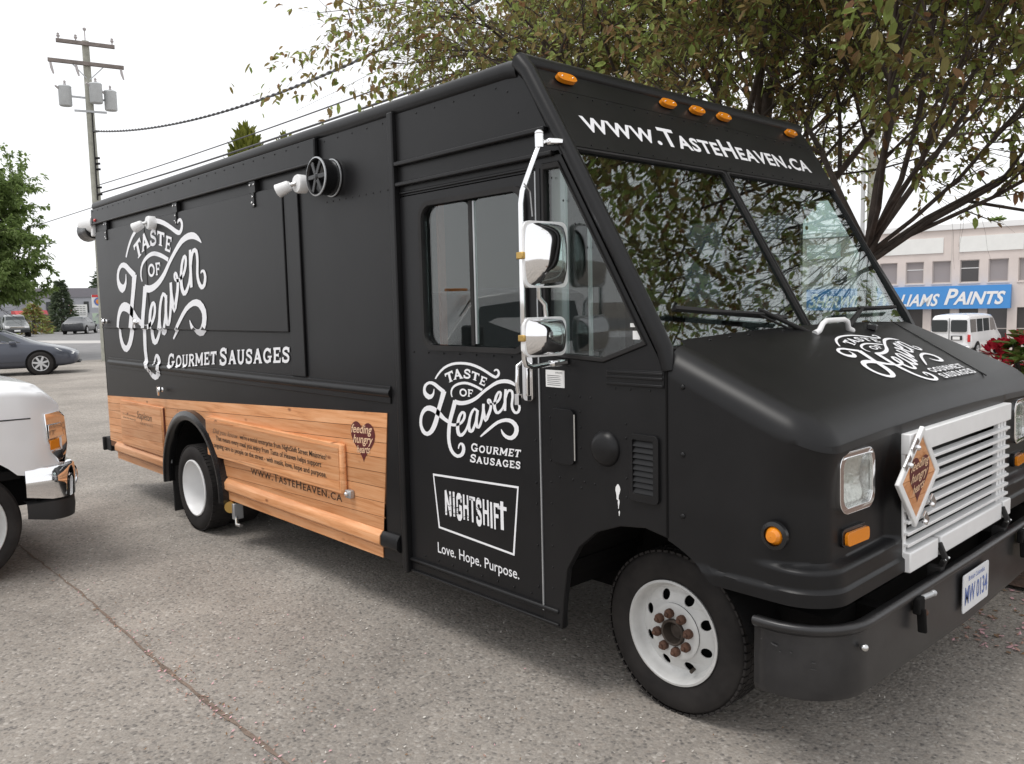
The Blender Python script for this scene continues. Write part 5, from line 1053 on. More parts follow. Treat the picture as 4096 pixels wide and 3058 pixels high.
M['bark'] = mat('cherry_bark', (.085,.066,.056), .9, var=.45, vscale=9, bump=.6, bscale=30)
M['bark2'] = mat('grey_bark', (.07,.06,.05), .9, var=.4, vscale=9, bump=.5, bscale=30)
def rvec(a): return Vector((random.uniform(-a,a),random.uniform(-a,a),random.uniform(-a,a)))
def keep(b, P):
    return b.z > P.get('zmin', -9) and b.x > P.get('xmin', -99) and b.y > P.get('ymin', -99) and not (b.x > P.get('xthin', 99) and random.random() > (.06 if b.y > 5.0 else .36))
def grow(wood, leaves, p, d, L, r, depth, P):
    """one limb, bending; children leave along it; leaves sit on the thin ones"""
    n = 5 if depth < 3 else 4; pts = [p.copy()]; rs = [r]; q = p.copy(); dd = d.normalized()
    for i in range(n):
        dd = (dd + rvec(P['wob']) + Vector((0,0,P['up'] if depth < 2 else P['up2']))).normalized(); q = q + dd*(L/n); pts.append(q.copy()); rs.append(r*(1-.55*(i+1)/n))
    wood.tube(pts, rs, 7 if depth < 2 else (5 if depth < 3 else 3), caps=False)
    if depth >= P['leafd']:
        k = P['nl'] if depth > P['leafd'] else P['nl']//2
        for i in range(k):
            t = random.uniform(.15,1)*n; j = min(int(t), n-1); b = pts[j].lerp(pts[j+1], t-j)
            if not keep(b, P): continue
            ld = (dd*.5 + rvec(1.0) + Vector((0,0,-.25))).normalized(); leaf(leaves, b + rvec(P['ls']*.25), ld, P['ls']*random.uniform(.6,1.25), P['lw'], random.uniform(.0,.5))
    if depth < P['leafd'] and P.get('tw') and (depth or P.get('tw0')):
        for i in range(P['tw'] if depth else P['tw0']):
            t = random.uniform(.15 if depth else .30,1)*n; j = min(int(t), n-1); b = pts[j].lerp(pts[j+1], t-j); td = (dd*.4+rvec(1.0)+Vector((0,0,.15))).normalized(); e_ = b + td*random.uniform(.25,.6)
            if not keep(b, P) or not keep(e_, P): continue
            wood.tube([b, b.lerp(e_,.5)+rvec(.03), e_], [.008,.006,.003], 3, caps=False)
            for k in range(P['tl']):
                leaf(leaves, b.lerp(e_, random.uniform(.2,1))+rvec(.02), (td*.5+rvec(1.0)+Vector((0,0,-.25))).normalized(), P['ls']*random.uniform(.6,1.25), P['lw'], random.uniform(0,.5))
    if depth < P['maxd']:
        nc = P['nc'][depth]
        for c in range(nc):
            t = (.30 + .70*(c+random.random()*.8)/nc)*n; j = min(int(t), n-1); b = pts[j].lerp(pts[j+1], t-j)
            ax = dd.orthogonal(); ax.rotate(Matrix.Rotation(random.uniform(0,6.28), 3, dd)); sp = math.radians(random.uniform(*P['spr']))
            cd_ = (pts[j+1]-pts[j]).normalized(); cd_.rotate(Matrix.Rotation(sp, 3, ax))
            grow(wood, leaves, b, cd_, L*random.uniform(.52,.78), rs[j]*.58, depth+1, P)
CH = dict(wob=.16, up=.06, up2=.0, leafd=3, nl=8, ls=.092, tw=4, tl=7, lw=.62, maxd=4, nc=[4,5,5,5], spr=(24,58))
def tree(name, base, limbs, P, wood_m, leaf_m, label, group=None, trunk=None, seed=1, cat='tree'):
    random.seed(seed)
    t = thing(name, base, label, cat, group, world=True)
    wood = MB(); lv = MB(); b = Vector(base)
    if trunk: wood.tube([b+Vector((0,0,-.2)), b+Vector((0,0,.1)), b+Vector((trunk[2],trunk[3],trunk[0]*.5)), b+Vector((trunk[2]*1.5,trunk[3]*1.5,trunk[0]))], [trunk[1]*1.3,trunk[1],trunk[1]*.88,trunk[1]*.8], 10)
    for off, d, L, r in limbs: grow(wood, lv, b+Vector(off), Vector(d), L, r, 0, P)
    wood.build('trunk', wood_m, t, smooth=60, fix=False)
    tag(lv.build('crown', leaf_m, t, fix=False), kind='stuff')
    return t, len(lv.f)
G_ = 'flowering trees in the bed behind the van'
print('T2', tree('cherry_tree', (-3.25,6.0,.0), [((.05,0,2.25),(.85,-.22,.34),3.0,.024),((.05,0,2.25),(.88,.30,.30),3.2,.024),((.05,0,2.15),(.80,.1,.50),3.4,.030),((.05,0,2.2),(.55,-.40,.75),3.3,.028),((.05,0,2.3),(.10,.1,1),3.6,.042),((.05,0,2.3),(-.35,-.25,.9),3.0,.036),((.05,0,2.2),(.9,.35,.50),3.3,.034),((.05,0,2.3),(.45,.4,.9),3.4,.036),((.05,0,2.3),(.35,-.15,1.0),3.8,.032),((.05,0,2.35),(.80,-.66,.48),3.6,.026),((.05,0,2.3),(.66,-.72,.60),3.4,.030)], dict(CH, zmin=2.45, xthin=-1.35, tw=7, tl=8, tw0=12), M['bark'], M['cherry'], 'bronze leaved tree with low spreading limbs beside the grey pole', G_, trunk=(2.35,.095,.03,.0), seed=11)[1])
print('T1', tree('cherry_tree', (-5.35,6.9,.0), [((0,0,1.9),(.08,.05,1),4.2,.11),((0,0,2.0),(-.25,0,1),4.0,.085),((0,0,1.9),(-.8,-.25,.7),4.0,.07),((0,0,1.9),(.6,.1,.8),3.4,.06),((0,0,1.8),(-.2,.6,.8),3.4,.06),((0,0,2.0),(.15,-.45,.9),3.3,.06)], dict(CH, zmin=2.9, nl=7, tw0=6), M['bark'], M['cherry'], 'bronze leaved tree with two thick upright stems rising behind the windshield', G_, trunk=(2.1,.16,-.02,.0), seed=5)[1])
print('T3', tree('cherry_tree', (-7.9,6.9,.0), [((0,0,2.4),(-.50,.05,.75),3.6,.065),((0,0,2.4),(-.30,.2,.95),3.6,.075),((0,0,2.4),(-.05,-.30,.98),3.4,.065),((0,0,2.4),(.5,-.1,.8),3.2,.06),((0,0,2.4),(-.62,.1,.68),2.7,.06),((0,0,2.4),(.2,.2,1),3.6,.07),((0,0,2.4),(-.30,.0,.95),3.4,.05)], dict(CH, nl=9, xmin=-12.7, ymin=5.6), M['bark'], M['cherry'], 'bronze leaved tree whose long limbs reach out over the roof of the van', G_, trunk=(2.5,.14,-.05,.0), seed=23)[1])
GT = dict(wob=.2, up=.08, up2=.02, leafd=2, nl=44, ls=.18, zmin=2.3, lw=.6, maxd=3, nc=[5,6,6], spr=(25,65))
print('LT', tree('street_tree', (-38.2,2.4,.0), [((0,0,2.0),(.1,.2,1),4.4,.16),((0,0,1.8),(.2,.7,.55),3.4,.12),((0,0,1.8),(.1,.5,.9),4.0,.12),((0,0,1.8),(.3,-.5,.8),3.6,.12),((0,0,1.6),(.5,.55,.25),3.0,.10),((0,0,2.0),(-.4,.2,.9),3.8,.12),((0,0,1.5),(.5,.15,.10),2.6,.10)], GT, M['bark2'], M['green'], 'full green tree at the lot edge behind the grey sedan', None, trunk=(2.2,.2,0,0), seed=3)[1])
def conifer(name, base, h, r0, n, s, m, label, group=None, columnar=True, seed=1, z0=.0):
    random.seed(seed); t = thing(name, base, label, 'tree', group, world=True); b = Vector(base); lv = MB(); wd = MB()
    wd.tube([b, b+Vector((0,0,h*.95))], [r0*.14,.02], 6)
    for i in range(n):
        f = z0 + (1-z0)*random.random(); rr = r0*((1-f**9)*.95+.05 if columnar else (1-f)**.8); a = random.uniform(0,6.28); k = math.sqrt(random.uniform(.25,1.0))*(1+.15*math.sin(a*3+f*9))
        p = b + Vector((math.cos(a)*rr*k, math.sin(a)*rr*k, h*f)); d = Vector((math.cos(a)*.45, math.sin(a)*.45, 1.0 if columnar else -.05))+rvec(.3)
        leaf(lv, p, d, s*random.uniform(.6,1.3), .42, .0)
    for i in range(6 if columnar else 0): lv.v and leaf(lv, b+Vector((random.uniform(-.08,.08),0,h*.96+i*.07)), Vector((0,0,1))+rvec(.2), s, .3, 0)
    wd.build('trunk', M['bark2'], t, fix=False); tag(lv.build('crown', m, t, fix=False), kind='stuff')
conifer('columnar_cedar', (-20.7,7.55,0), 6.45, .60, 3000, .34, M['cedar'], 'taller yellow green columnar cedar top showing above the van roof', 'cedars behind the van', seed=4)
conifer('columnar_cedar', (-20.05,8.35,0), 6.2, .36, 2200, .32, M['cedar'], 'shorter narrower yellow green cedar top beside its taller twin', 'cedars behind the van', seed=9)
conifer('pine_tree', (-86,19.2,0), 4.8, 1.35, 1500, .5, M['darkgreen'], 'dark rounded conifer in front of the grey building', columnar=False, seed=2)
conifer('leafy_shrub', (-80,15.4,0), 2.6, 1.6, 900, .4, M['cherry'], 'small yellowish shrub by the chain link fence', columnar=False, seed=6)
# rhododendron with red blooms at the right edge
def rhodo(base, r, h, n, nb, seed, label):
    random.seed(seed); t = thing('rhododendron', base, label, 'bush', None, world=True); b = Vector(base); lv = MB(); wd = MB(); fl = MB()
    for i in range(n):
        a = random.uniform(0,6.28); el = random.uniform(-.15,1.0); k = random.uniform(.72,1.05)
        d = Vector((math.cos(a)*math.cos(el*1.4), math.sin(a)*math.cos(el*1.4), max(0.02,math.sin(el*1.4)))); p = b+Vector((d.x*r*k, d.y*r*k, .12+d.z*h*k))
        for j in range(6):
            c = 2*math.pi*j/6+random.random(); leaf(lv, p, d*.45+Vector((math.cos(c),math.sin(c),random.uniform(-.1,.5)))*.9, .125*random.uniform(.7,1.2), .36, .25)
        if i % 4 == 0: wd.tube([b+Vector((0,0,.05)), b+Vector((d.x*r*.4,d.y*r*.4,h*.35)), p], [.02,.014,.006], 4)
    for i in range(nb):
        a = random.uniform(0,6.28); el = random.uniform(.0,.9); d = Vector((math.cos(a)*math.cos(el*1.3), math.sin(a)*math.cos(el*1.3), math.sin(el*1.3))); p = b+Vector((d.x*r*1.04, d.y*r*1.04, .12+d.z*h*1.04))
        for j in range(16): leaf(fl, p+rvec(.04), d+rvec(.9), .055, .9, .0)
    wd.build('stems', M['bark2'], t, fix=False); tag(lv.build('foliage', M['rhodo'], t, fix=False), kind='stuff'); tag(fl.build('blooms', M['bloom'], t, fix=False), kind='stuff')
rhodo((-.93,3.68,0.03), .66, 1.42, 560, 80, 8, 'leafy bush with red blooms beside the front of the van')
# ================================================================== poles and wires
M['polewood'] = mat('weathered_pole', (.36,.36,.31), .9, var=.2, vscale=5, bump=.3, bscale=30)
M['armwood'] = mat('weathered_crossarm', (.22,.19,.175), .9, var=.3, vscale=5)
M['xform'] = mat('transformer_paint', (.52,.54,.55), .5, var=.08)
M['porc'] = mat('porcelain', (.45,.42,.42), .3)
PX_, PY_ = -32.1, 7.05
up = thing('utility_pole', (PX_,PY_,0), 'tall weathered utility pole with two crossarms and three transformers', 'utility pole', world=True)
MB().tube([(PX_-.02,PY_-.02,-.3),(PX_,PY_,4),(PX_,PY_,11.55)], [.20,.165,.12], 14).build('pole_shaft', M['polewood'], up, smooth=60)
adir = Vector((.285,.958,0))
def arm(z, l0, l1, dz): 
    a = Vector((PX_+.17,PY_,z)); MB().bar(a-adir*l0+Vector((0,0,dz*l0)), a+adir*l1-Vector((0,0,dz*l1)), .11, .13).build('crossarm', M['armwood'], up, bevel=.01); return a
a1 = arm(11.42,.98,.90,.02); a2 = arm(10.72,1.28,1.16,.02)
for a, offs_ in ((a1,(-.9,-.35,.82)),):
    for o in offs_: MB().lathe([(.02,.05),(.02,.12),(.055,.15),(.06,.20),(.03,.22),(.05,.26),(.0,.30)], a+adir*o, (0,0,1), 10).build('insulator', M['porc'], up, smooth=50)
MB().tube([(PX_,PY_,11.5),(PX_,PY_,11.95)], .02, 6).lathe([(.02,.0),(.06,.05),(.06,.1),(0,.14)], (PX_,PY_,11.9), (0,0,1), 10).build('insulator', M['porc'], up, smooth=50)
for o in (-1.2,-.4,1.05): MB().tube([a2+adir*o+Vector((0,0,-.06)), a2+adir*(o+.02)+Vector((.02,0,-.25)), a2+adir*(o+.07)+Vector((.02,0,-.45))], [.04,.05,.03], 8).build('fuse_cutout', M['porc'], up, smooth=50)
for o in (-.55,.55): MB().bar(a2+adir*o, Vector((PX_+.1,PY_,10.15)), .03,.03).build('arm_brace', M['galv'], up)
for o, xo, z in ((-.80,.12,9.55),(.13,.34,9.68),(.66,.12,9.50)):
    c = Vector((PX_+xo,PY_,z))+adir*o
    tf = MB().lathe([(0.001,-.36),(.19,-.36),(.215,-.33),(.215,.28),(.225,.30),(.20,.34),(0.001,.37)], c, (0,0,1), 20).build('transformer', M['xform'], up, smooth=40)
    MB().lathe([(.03,.35),(.05,.40),(.03,.44),(.05,.48),(.02,.53),(0,.54)], c+Vector((.03,0,0)), (0,0,1), 10).build('bushing', M['porc'], tf, smooth=50)
    MB().tube([c+Vector((.0,-.2,.22)), c+Vector((.05,-.32,.30))], .035, 8).build('bushing', M['porc'], tf, smooth=50)
    MB().bar(c, Vector((PX_,PY_,z)), .06,.06).build('transformer_bracket', M['galv'], tf)
MB().bar(Vector((PX_+.15,PY_,9.05))-adir*.55, Vector((PX_+.15,PY_,9.05))+adir*.5, .05,.07).build('steel_arm', M['galv'], up)
MB().tube([(PX_+.2,PY_-.02,5.9),(PX_+.2,PY_+.0,9.0)], .025, 6).build('riser_cable', M['rubber'], up)
for z in (8.35,7.4,7.2,7.0,6.35,6.1): MB().bar((PX_+.1,PY_,z),(PX_+.28,PY_+.12,z),.05,.07).build('wire_bracket', M['rubber'], up)
M['wire'] = mat('cable', (.09,.09,.095), .7)
def wire(name, p0, p1, sag, r, label, twist=False, n=60):
    p0 = Vector(p0); p1 = Vector(p1); mb = MB()
    def at(t): return p0.lerp(p1, t) + Vector((0,0,-4*sag*t*(1-t)))
    if twist:
        for ph in (0, math.pi): mb.tube([at(i/(n*6)) + Vector((0,math.cos(i*1.15+ph)*r*.8,math.sin(i*1.15+ph)*r*.8)) for i in range(n*6+1)], r*.8, 4, caps=False)
    else: mb.tube([at(i/n) for i in range(n+1)], r, 5, caps=False)
    tag(mb.build(name, M['wire'], smooth=60, fix=False), label, 'cable', 'cables strung from the utility pole')
wire('overhead_cable', (PX_+.1,PY_,8.38), (6,6.9,9.3), 1.95, .026, 'thick twisted cable sagging away from the utility pole', True)
wire('overhead_cable', (PX_+.1,PY_,6.42), (8,6.9,6.45), .28, .016, 'upper thin cable running from the pole over the van')
wire('overhead_cable', (PX_+.1,PY_,6.12), (8,6.9,6.20), .28, .026, 'thicker lower cable running from the pole over the van')
wire('overhead_cable', (-90,5.5,5.6), (8,6.75,5.72), .30, .014, 'lowest thin cable grazing the van roof line')
p2 = thing('street_pole', (-9.95,21.6,-1.5), 'plain grey green pole with a pale conduit behind the spreading tree', 'pole', world=True)
MB().tube([(-9.95,21.6,-1.6),(-9.95,21.6,12)], [.17,.12], 14).build('pole_shaft', M['polewood'], p2, smooth=60)
MB().tube([(-10.12,21.35,-1.5),(-10.12,21.35,8.5)], .06, 10).build('conduit', mat('pale_conduit', (.55,.56,.57), .5), p2, smooth=60)
# ================================================================== paint store
M['stucco'] = mat('pale_stucco', (.66,.585,.55), .9, var=.06, vscale=.8, bump=.2, bscale=40)
M['stucco2'] = mat('store_panel_white', (.78,.78,.76), .7, var=.04, vscale=2)
M['coping'] = mat('roof_coping', (.80,.80,.80), .5)
M['signblue'] = mat('sign_blue', (.062,.27,.64), .45)
M['storeglass'] = mat('store_glass', (.060,.055,.055), .15, spec=.6)
M['blind'] = mat('window_blind', (.30,.27,.27), .7)
M['trim'] = mat('window_trim', (.55,.50,.47), .7)
SB = Vector((-13.88,48.38,0)); sA = Vector((.9848,.1736,0)); sN = Vector((.1736,-.9848,0))
def SF(u, v, w): return SB + sA*u + sN*w + Vector((0,0,v))
store = thing('paint_store', tuple(SB+Vector((0,0,-1.5))), 'pale two storey shop building with a long blue paint sign', 'building', world=True)
ops = []; up_w = []
k = 0; x = -2.54+2.81*4
starts = []
for base in (-2.54-2.835*4, -2.54-2.835*3, -2.54-2.835*2, -2.54-2.835, -2.54, .30, 3.13):
    starts += [base, base+1.41]
for s in starts: up_w.append((s, s+.97))
gl_w = [(s, s+.97) for s in starts]
loops = [[(-14.5,-1.5),(7.5,-1.5),(7.5,5.33),(-14.5,5.33)]] + [[(a,2.33),(b,2.33),(b,3.60),(a,3.60)] for a, b in up_w] + [[(a,-1.15),(b,-1.15),(b,.90),(a,.90)] for a, b in gl_w]
MB().prism(loops, SF, 0, -.30).build('front_wall', M['stucco'], store)
MB().prism([[(-14.5,-1.5),(7.5,-1.5),(7.5,5.1),(-14.5,5.1)]], SF, -.8, -12).build('building_mass', M['stucco'], store)
MB().prism([[(-14.6,5.33),(7.6,5.33),(7.6,5.66),(-14.6,5.66)]], SF, .12, -.5).build('coping', M['coping'], store, bevel=.02)
for i, (a, b) in enumerate(up_w):
    w_ = MB().prism([[(a,2.33),(b,2.33),(b,3.60),(a,3.60)]], SF, -.14, -.16).build('window', M['blind'] if i % 5 != 3 else M['storeglass'], store)
    MB().prism([[(a-.01,2.32),(b+.01,2.32),(b+.01,3.61),(a-.01,3.61)],[(a+.05,2.38),(b-.05,2.38),(b-.05,3.55),(a+.05,3.55)]], SF, -.10, -.14).build('frame', M['trim'], w_)
    MB().prism([[(a-.05,2.26),(b+.05,2.26),(b+.05,2.325),(a-.05,2.325)]], SF, .05, -.05).build('sill', M['stucco'], w_)
    if i % 5 in (1, 3): MB().prism([[(a+.05,3.12),(b-.05,3.12),(b-.05,3.16),(a+.05,3.16)]], SF, -.12, -.139).build('meeting_rail', M['coping'], w_)
for a, b in gl_w:
    w_ = MB().prism([[(a,-1.15),(b,-1.15),(b,.90),(a,.90)]], SF, -.20, -.22).build('window', M['storeglass'], store)
    MB().prism([[(a,-.30),(b,-.30),(b,-.25),(a,-.25)]], SF, -.17, -.199).build('transom', M['trim'], w_)
for a, b in ((-14.2,-11.95),(-11.1,-9.05),(-9.05+.77,-6.25+.0),(-6.25+.0+.0,-3.405),(-2.60,.52),(1.3,4.4)):
    pn = MB().prism([[(a,4.05),(b,4.05),(b,4.92),(a,4.92)]], SF, .06, .001).build('blank_sign_panel', M['stucco2'], store, bevel=.01)
MB().prism([[(-11.0,.86),(.03,.86),(.03,2.16),(-11.0,2.16)]], SF, .40, .001).build('shop_sign', M['signblue'], store, bevel=.02)
tm = MB()
put_text(tm, 'Paints', lambda u, v, L: SF(u, v, .42+.001*L), [(-3.12,2.0),(-.18,2.0),(-.30,1.12),(-3.24,1.12)], small=.78, offset=.025, shear=.18)
put_text(tm, 'Sherwin-Williams', lambda u, v, L: SF(u, v, .42+.001*L), [(-10.75,1.92),(-3.42,1.92),(-3.56,1.05),(-10.89,1.05)], small=.78, offset=.02, shear=.18)
tm.build('sign_words', M['coping'], store)
for s in (-14.0,-8.6,-2.98,2.9): MB().prism([[(s-.02,-1.5),(s+.02,-1.5),(s+.02,5.1),(s-.02,5.1)]], SF, .01, .0005).build('wall_joint', M['trim'], store)
MB().box(-9.2,-6.2,52.5,54.5,5.0,6.0).build('roof_unit', M['galv'], store, bevel=.03)
random.seed(77)
conifer('street_tree', (-11.5,64,-1.5), 8.4, 3.4, 2600, .6, M['green'], 'rounded green treetop rising behind the shop roof', columnar=False, seed=12, z0=.3)
conifer('street_tree', (-20,66,-1.5), 8.6, 3.6, 2600, .6, M['green'], 'darker green treetop behind the far end of the shop', columnar=False, seed=14, z0=.3)
# ================================================================== vehicles
M['carglass'] = mat('car_glass', (.035,.042,.045), .06, spec=.7)
M['pgrey'] = mat('slate_grey_paint', (.075,.082,.105), .32, metal=.35, coat=.5)
M['pdark'] = mat('charcoal_paint', (.045,.047,.052), .3, metal=.2, coat=.5)
M['psilver'] = mat('dark_silver_paint', (.13,.14,.14), .32, metal=.4, coat=.5)
M['pwhite'] = mat('white_car_paint', (.80,.80,.81), .25, coat=.6, var=.02)
M['alloy'] = mat('alloy', (.58,.58,.59), .35, metal=.2)
M['plastic'] = mat('black_plastic', (.02,.02,.021), .55)
def loft(mb, st, flat=False):
    """stations: x, z bottom, z shoulder, z top, half width, half width at top"""
    vs = []; fs = []
    for x, zb, zs, zt, w, wt in st:
        h = [(w*.90,zb),(w*.985,zb+(zs-zb)*.18),(w,zb+(zs-zb)*.52),(w*.985,zb+(zs-zb)*.84),(w*.945,zs),(lerp(w*.945,wt,.5),lerp(zs,zt,.52)),(wt,zt-(zt-zs)*.06 if zt-zs > .05 else zt-.01),(wt*.80,zt),(0,zt+.012)]
        ring = [(x,-a,b) for a, b in h] + [(x,a,b) for a, b in h[:-1][::-1]]; vs += ring
    n = len(ring)
    for i in range(len(st)-1):
        for j in range(n-1): fs.append((i*n+j,(i+1)*n+j,(i+1)*n+j+1,i*n+j+1))
        fs.append((i*n+n-1,(i+1)*n+n-1,(i+1)*n,i*n))
    fs.append(tuple(range(n))); fs.append(tuple((len(st)-1)*n+j for j in range(n))[::-1]); mb.add(vs, fs)
def st_at(st, x):
    for i in range(len(st)-1):
        if st[i][0] <= x <= st[i+1][0]:
            t = (x-st[i][0])/(st[i+1][0]-st[i][0]); return [lerp(st[i][k], st[i+1][k], t) for k in range(6)]
    return list(st[0] if x < st[0][0] else st[-1])
def side_at(st, x, z, off=.006):
    _, zb, zs, zt, w, wt = st_at(st, x); 
    if z <= zs: y = w*lerp(1.0,.945,max(0,(z-lerp(zb,zs,.52))/(.48*(zs-zb)+1e-6)))
    else: y = lerp(w*.945, wt, min(1,(z-zs)/max(.02,zt-zs)))
    return y+off
def wheel_small(root, x, y, r, w, sgn, spokes=7, rim_m=None, rr=.66):
    h = w/2; c = (x, y-sgn*h, r); ax = (0, sgn, 0)
    o = MB().lathe([(r*.60,h*.8),(r*.74,h),(r*.9,h*.96),(r*.985,h*.8),(r,h*.5),(r,-h*.5),(r*.97,-h*.9),(r*.6,-h*.8)], c, ax, 32).build('wheel', M['tyre'], root, smooth=40)
    MB().lathe([(r*rr,h*.90),(r*rr*.97,h*.98),(r*rr*.92,h*.90),(r*rr*.88,h*.80),(0.001,h*.79)], c, ax, 32).build('rim', M['plastic'], o, smooth=40)
    MB().lathe([(r*rr,h*.90),(r*rr*.98,h*1.0),(r*rr*.90,h*.92)], c, ax, 32).build('rim_lip', rim_m or M['alloy'], o, smooth=40)
    for k in range(spokes):
        a = 2*math.pi*k/spokes+.3; d = Vector((math.cos(a),0,math.sin(a)))
        MB().bar(Vector(c)+Vector((0,sgn*h*.90,0)), Vector(c)+Vector((0,sgn*h*.90,0))+d*r*rr*.90, r*.17, r*.05, (0,1,0)).build('spoke', rim_m or M['alloy'], o, bevel=.006)
    MB().lathe([(r*.16,h*.8),(r*.14,h*1.05),(0,h*1.06)], c, ax, 16).build('hub_cap', rim_m or M['alloy'], o, smooth=40)
def arch_disc(root, x, y, r, sgn):
    MB().lathe([(r*1.16,.0),(r*1.14,.006),(0.001,.006)], (x,y,r*1.02), (0,sgn,0), 28).build('wheel_arch', M['under'], root)
def car(name, loc, rotz, label, paint, st, wins, wheels, wr, cat='car', group=None, front=None, extra=None, rotx=0):
    root = thing(name, loc, label, cat, group, rotz)
    mb = MB(); loft(mb, st); body = mb.build('body', paint, root, smooth=32)
    sub = body.modifiers.new('round', 'SUBSURF'); sub.levels = 1; sub.render_levels = 1
    for s in (-1, 1):
        for poly in wins:
            MB().add([(x, s*side_at(st,x,z,.004), z) for x, z in poly], [tuple(range(len(poly)))]).build('side_window', M['carglass'], root, fix=False)
        for x in wheels: arch_disc(root, x, s*(st_at(st,x)[4]*1.0+.002), wr, s); wheel_small(root, x, s*(st_at(st,x)[4]+.03), wr, .21, s)
    return root, body
# --- grey sedan
SED = [(-2.38,.42,.86,.90,.72,.60),(-2.28,.26,.92,.96,.84,.66),(-1.75,.20,.96,1.06,.885,.66),(-1.15,.18,.97,1.40,.90,.60),(-.55,.18,.96,1.47,.905,.60),(.15,.18,.95,1.44,.905,.60),(.75,.18,.94,1.20,.905,.63),(1.10,.18,.93,.985,.90,.66),(1.55,.19,.86,.90,.89,.62),(2.0,.22,.76,.79,.84,.56),(2.28,.26,.66,.69,.72,.46),(2.40,.36,.56,.60,.55,.36)]
sed, _ = car('sedan', (-28.05,2.55,0), math.atan2(.95,.30), 'slate grey sedan parked with its nose past the tree', M['pgrey'], SED, [[(-1.05,1.0),(-.10,.99),(-.10,1.38),(-.5,1.41),(-1.0,1.34)],[(-.02,.99),(.86,.985),(.30,1.30),(.08,1.36),(-.02,1.38)]], (-1.42,1.38), .345)
MB().add([(1.02,-.60,1.0),(1.02,.60,1.0),(.25,.54,1.405),(.25,-.54,1.405)],[(0,1,2,3)]).build('windshield', M['carglass'], sed, fix=False)
for s in (-1, 1):
    MB().add([(1.92,s*side_at(SED,1.92,.70,.004),.70),(2.25,s*side_at(SED,2.25,.60,.006),.585),(2.30,s*(side_at(SED,2.30,.64,.004)-.02),.66),(1.75,s*side_at(SED,1.75,.80,.002),.80)],[(0,1,2,3)]).build('headlight', M['silver'], sed, fix=False)
    MB().box(.62,.80,s*.90,s*1.06,.93,1.03).build('door_mirror', M['pgrey'], sed, bevel=.03)
    MB().bar((-1.2,s*.913,.985),(.9,s*.910,.985),.006,.02).build('belt_trim', M['chrome'], sed)
    MB().bar((-1.2,s*.912,.40),(1.0,s*.912,.40),.004,.012).build('body_crease', M['pdark'], sed)
MB().box(2.25,2.42,-.5,.5,.30,.36).build('lower_lip', M['plastic'], sed, bevel=.02)
# --- the two cars on the road
SUV = [(-2.3,.40,.98,1.62,.84,.66),(-2.2,.32,1.05,1.70,.90,.68),(-1.2,.30,1.06,1.74,.92,.68),(0,.30,1.05,1.74,.92,.68),(.55,.30,1.04,1.60,.92,.68),(.98,.30,1.03,1.10,.92,.70),(1.6,.32,1.0,1.03,.91,.70),(2.15,.36,.94,.97,.87,.66),(2.28,.42,.80,.84,.80,.60)]
sv, _ = car('suv', (-73.5,12.6,0), math.radians(-8), 'dark silver pickup style suv facing the lot from the road', M['psilver'], SUV, [[(-2.0,1.1),(-.1,1.1),(-.1,1.62),(-2.0,1.62)],[(0,1.1),(.85,1.08),(.5,1.55),(0,1.62)]], (-1.4,1.4), .38, cat='suv')
MB().add([(.96,-.66,1.12),(.96,.66,1.12),(.58,.60,1.60),(.58,-.60,1.60)],[(0,1,2,3)]).build('windshield', M['carglass'], sv, fix=False)
MB().box(2.24,2.30,-.45,.45,.70,.86).build('grille', M['chrome'], sv, bevel=.02); MB().box(2.22,2.36,-.84,.84,.38,.60).build('bumper', M['plastic'], sv, bevel=.03)
for s in (-1, 1): MB().box(2.18,2.30,s*.48,s*.80,.70,.88).build('headlight', M['paper'], sv, bevel=.03)
MB().box(2.355,2.37,-.2,.2,.46,.58).build('licence_plate', M['paper'], sv)
sc2 = copy_tree(sed); sc2.location = (-75.6,17.9,0); sc2.rotation_euler = (0,0,math.radians(150)); sc2.name = 'sedan'
sc2['label'] = 'dark sedan driving away past the white billboard'
for ch in [x for x in bpy.data.objects if x.parent == sc2]:
    if ch.name.startswith('body'): ch.data = ch.data.copy(); ch.data.materials[0] = M['pdark']
for s in (-1, 1): MB().box(-2.30,-2.20,s*.45,s*.72,.74,.88).build('tail_light', M['redlens'], sc2, bevel=.02)
MB().add([(-1.62,-.60,1.08),(-1.62,.60,1.08),(-1.12,.54,1.40),(-1.12,-.54,1.40)],[(0,1,2,3)]).build('rear_window', M['carglass'], sc2, fix=False)
# --- white passenger van by the shop
VAN = [(-2.75,.45,1.05,2.02,.93,.80),(-2.70,.38,1.08,2.10,.98,.84),(-1.5,.36,1.10,2.14,1.0,.86),(.8,.36,1.10,2.13,1.0,.86),(1.45,.36,1.08,2.02,1.0,.84),(2.0,.38,1.05,1.30,.99,.82),(2.5,.40,.98,1.03,.95,.78),(2.7,.45,.82,.86,.86,.7)]
vn, _ = car('passenger_van', (-14.3,43.0,-1.40), math.radians(92), 'white passenger van parked rear first below the blue sign', M['pwhite'], VAN, [[(-2.55,1.25),(-1.75,1.25),(-1.75,1.88),(-2.55,1.88)],[(-1.62,1.25),(-.75,1.25),(-.75,1.88),(-1.62,1.88)],[(-.62,1.25),(.35,1.25),(.35,1.88),(-.62,1.88)],[(.5,1.25),(1.5,1.22),(1.15,1.86),(.5,1.88)]], (-1.75,1.75), .37, cat='van')
for s in (-1, 1):
    MB().prism([rrect(*( (.08,.80) if s > 0 else (-.80,-.08)),1.28,1.86,.07,4)], lambda u, v, w: (w, u, v), -2.80+.0, -2.76).build('rear_window', M['carglass'], vn)
    MB().box(-2.80,-2.70,s*.83,s*.95,.80,1.16).build('tail_light', M['redlens'], vn, bevel=.02)
MB().box(-2.805,-2.78,-.60,-.10,.88,1.10).build('plate_recess', M['plastic'], vn, bevel=.01); MB().box(-2.815,-2.806,-.50,-.18,.91,1.06).build('licence_plate', M['paper'], vn)
